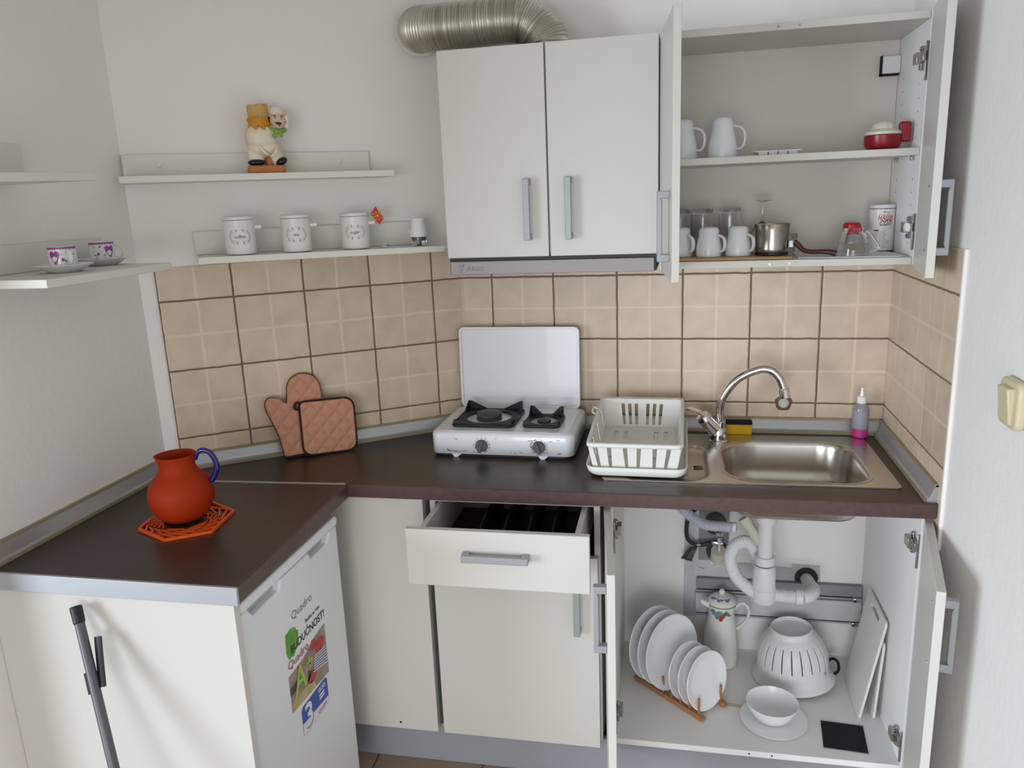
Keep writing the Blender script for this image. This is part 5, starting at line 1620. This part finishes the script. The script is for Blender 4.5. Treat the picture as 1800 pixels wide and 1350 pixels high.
text('~ℓ~', 0.016, 'print_dark', co, (lambda g_: (lambda x, y: g_(-y, x)))(on_cyl(0.1075, 0.046, -0.62)), 'mark')
dbw = thing('deep_plate', 'wide white plate lying flat under the white bowl', 'plate', (-0.329, -0.402, FZ + 0.0005))
MB().lathe([(0.055, 0.0), (0.060, 0.001), (0.092, 0.010), (0.0935, 0.013), (0.091, 0.0135), (0.060, 0.0055), (0, 0.0045)], 56).build('dish', 'plate_white', dbw)
bw = thing('bowl', 'white porcelain bowl standing on the flat plate', 'bowl', (-0.333, -0.396, FZ + 0.0060))
MB().lathe([(0.032, 0.0), (0.036, 0.001), (0.052, 0.014), (0.066, 0.036), (0.0735, 0.056), (0.0725, 0.0575), (0.064, 0.038), (0.050, 0.018), (0.034, 0.006), (0, 0.005)], 56).build('body', 'plate_white', bw)
fm = thing('felt_mat', 'small black square felt mat on the cabinet floor by the right door', 'mat', (-0.1445, -0.436, FZ + 0.0002), -0.06)
MB().prism([(-0.058, -0.059), (0.056, -0.059), (0.058, 0.056), (-0.055, 0.056)], 0, 0.003).build('felt', 'dark_felt', fm, bev=0.001)
tpe = thing('tape_scrap', 'scrap of yellowish tape on the cabinet floor beside the plate rack', 'tape', (-0.432, -0.345, FZ + 0.0001), -0.1)
MB().prism([(-0.022, -0.009), (0.020, -0.008), (0.022, 0.008), (-0.020, 0.010)], 0, 0.0005).build('strip', 'tape_tan', tpe, smooth=False)


def cutting_board(label, x, lean, y0, y1, h, holed):
    c = thing('cutting_board', label, 'cutting board', (x, 0, FZ + 0.0008), rot=(0, lean, 0), group='white cutting boards leaning in the sink cabinet')
    out = rrect(y0, y1, 0.0, h, 0.012, 5)
    hl = (rrect((y0 + y1) / 2 - 0.045, (y0 + y1) / 2 + 0.045, h - 0.030, h - 0.018, 0.005, 3),) if holed else ()
    MB().prism(out, -0.0035, 0.0035, lambda a, b, t: Vector((t, a, b)), holes=hl).build('panel', 'board_white', c, bev=0.0012)
    return c


cutting_board('white plastic cutting board with a slot handle leaning on the right cabinet side', -0.088, 0.170, -0.355, -0.150, 0.318, True)
cutting_board('plain white cutting board hidden behind the slotted cutting board', -0.048, 0.055, -0.350, -0.140, 0.245, False)

# ------------------------------------------------------------------ mop leaning on the end panel
mp = thing('mop', 'grey metal mop pole with a black cap leaning on the white end panel', 'mop', (0, 0, 0))
T0, T1 = Vector((-1.847, -1.212, 0.851)), Vector((-1.503, -1.500, 0.012))
dv = (T1 - T0).normalized()
MB().cyl(T0, T0 + dv * 0.038, 0.0125, 0.0118, 24).build('end_cap', 'black_plastic', mp, bev=0.003)
MB().cyl(T0 + dv * 0.036, T1, 0.0102, seg=24).build('pole', 'mop_grey', mp)
MB().cyl(T0 + dv * 0.155 + Vector((-0.010, 0.004, 0)), T1 + Vector((-0.020, 0.012, 0.03)), 0.0065, seg=16).build('pull_rod', 'mop_grey', mp)
MB().tube(smooth_path([T0 + dv * 0.070 + Vector((0.026, 0.012, 0)), T0 + dv * 0.090 + Vector((0.022, 0.012, 0)), T0 + dv * 0.130 + Vector((0.017, 0.010, 0)), T0 + dv * 0.175 + Vector((0.013, 0.006, 0))], 5), 0.006, 10, flat=(0.010, 0.004)).build('clip', 'black_plastic', mp)
MB().tube([T0 + dv * 0.145 + Vector((-0.013, 0.004, 0)), T0 + dv * 0.190 + Vector((-0.0135, 0.004, 0))], 0.006, 10, flat=(0.008, 0.005)).build('clip', 'black_plastic', mp)
MB().box(T1.x - 0.10, T1.x + 0.22, T1.y - 0.05, T1.y + 0.05, 0.001, 0.011).build('mop_plate', 'black_plastic', mp, bev=0.004)
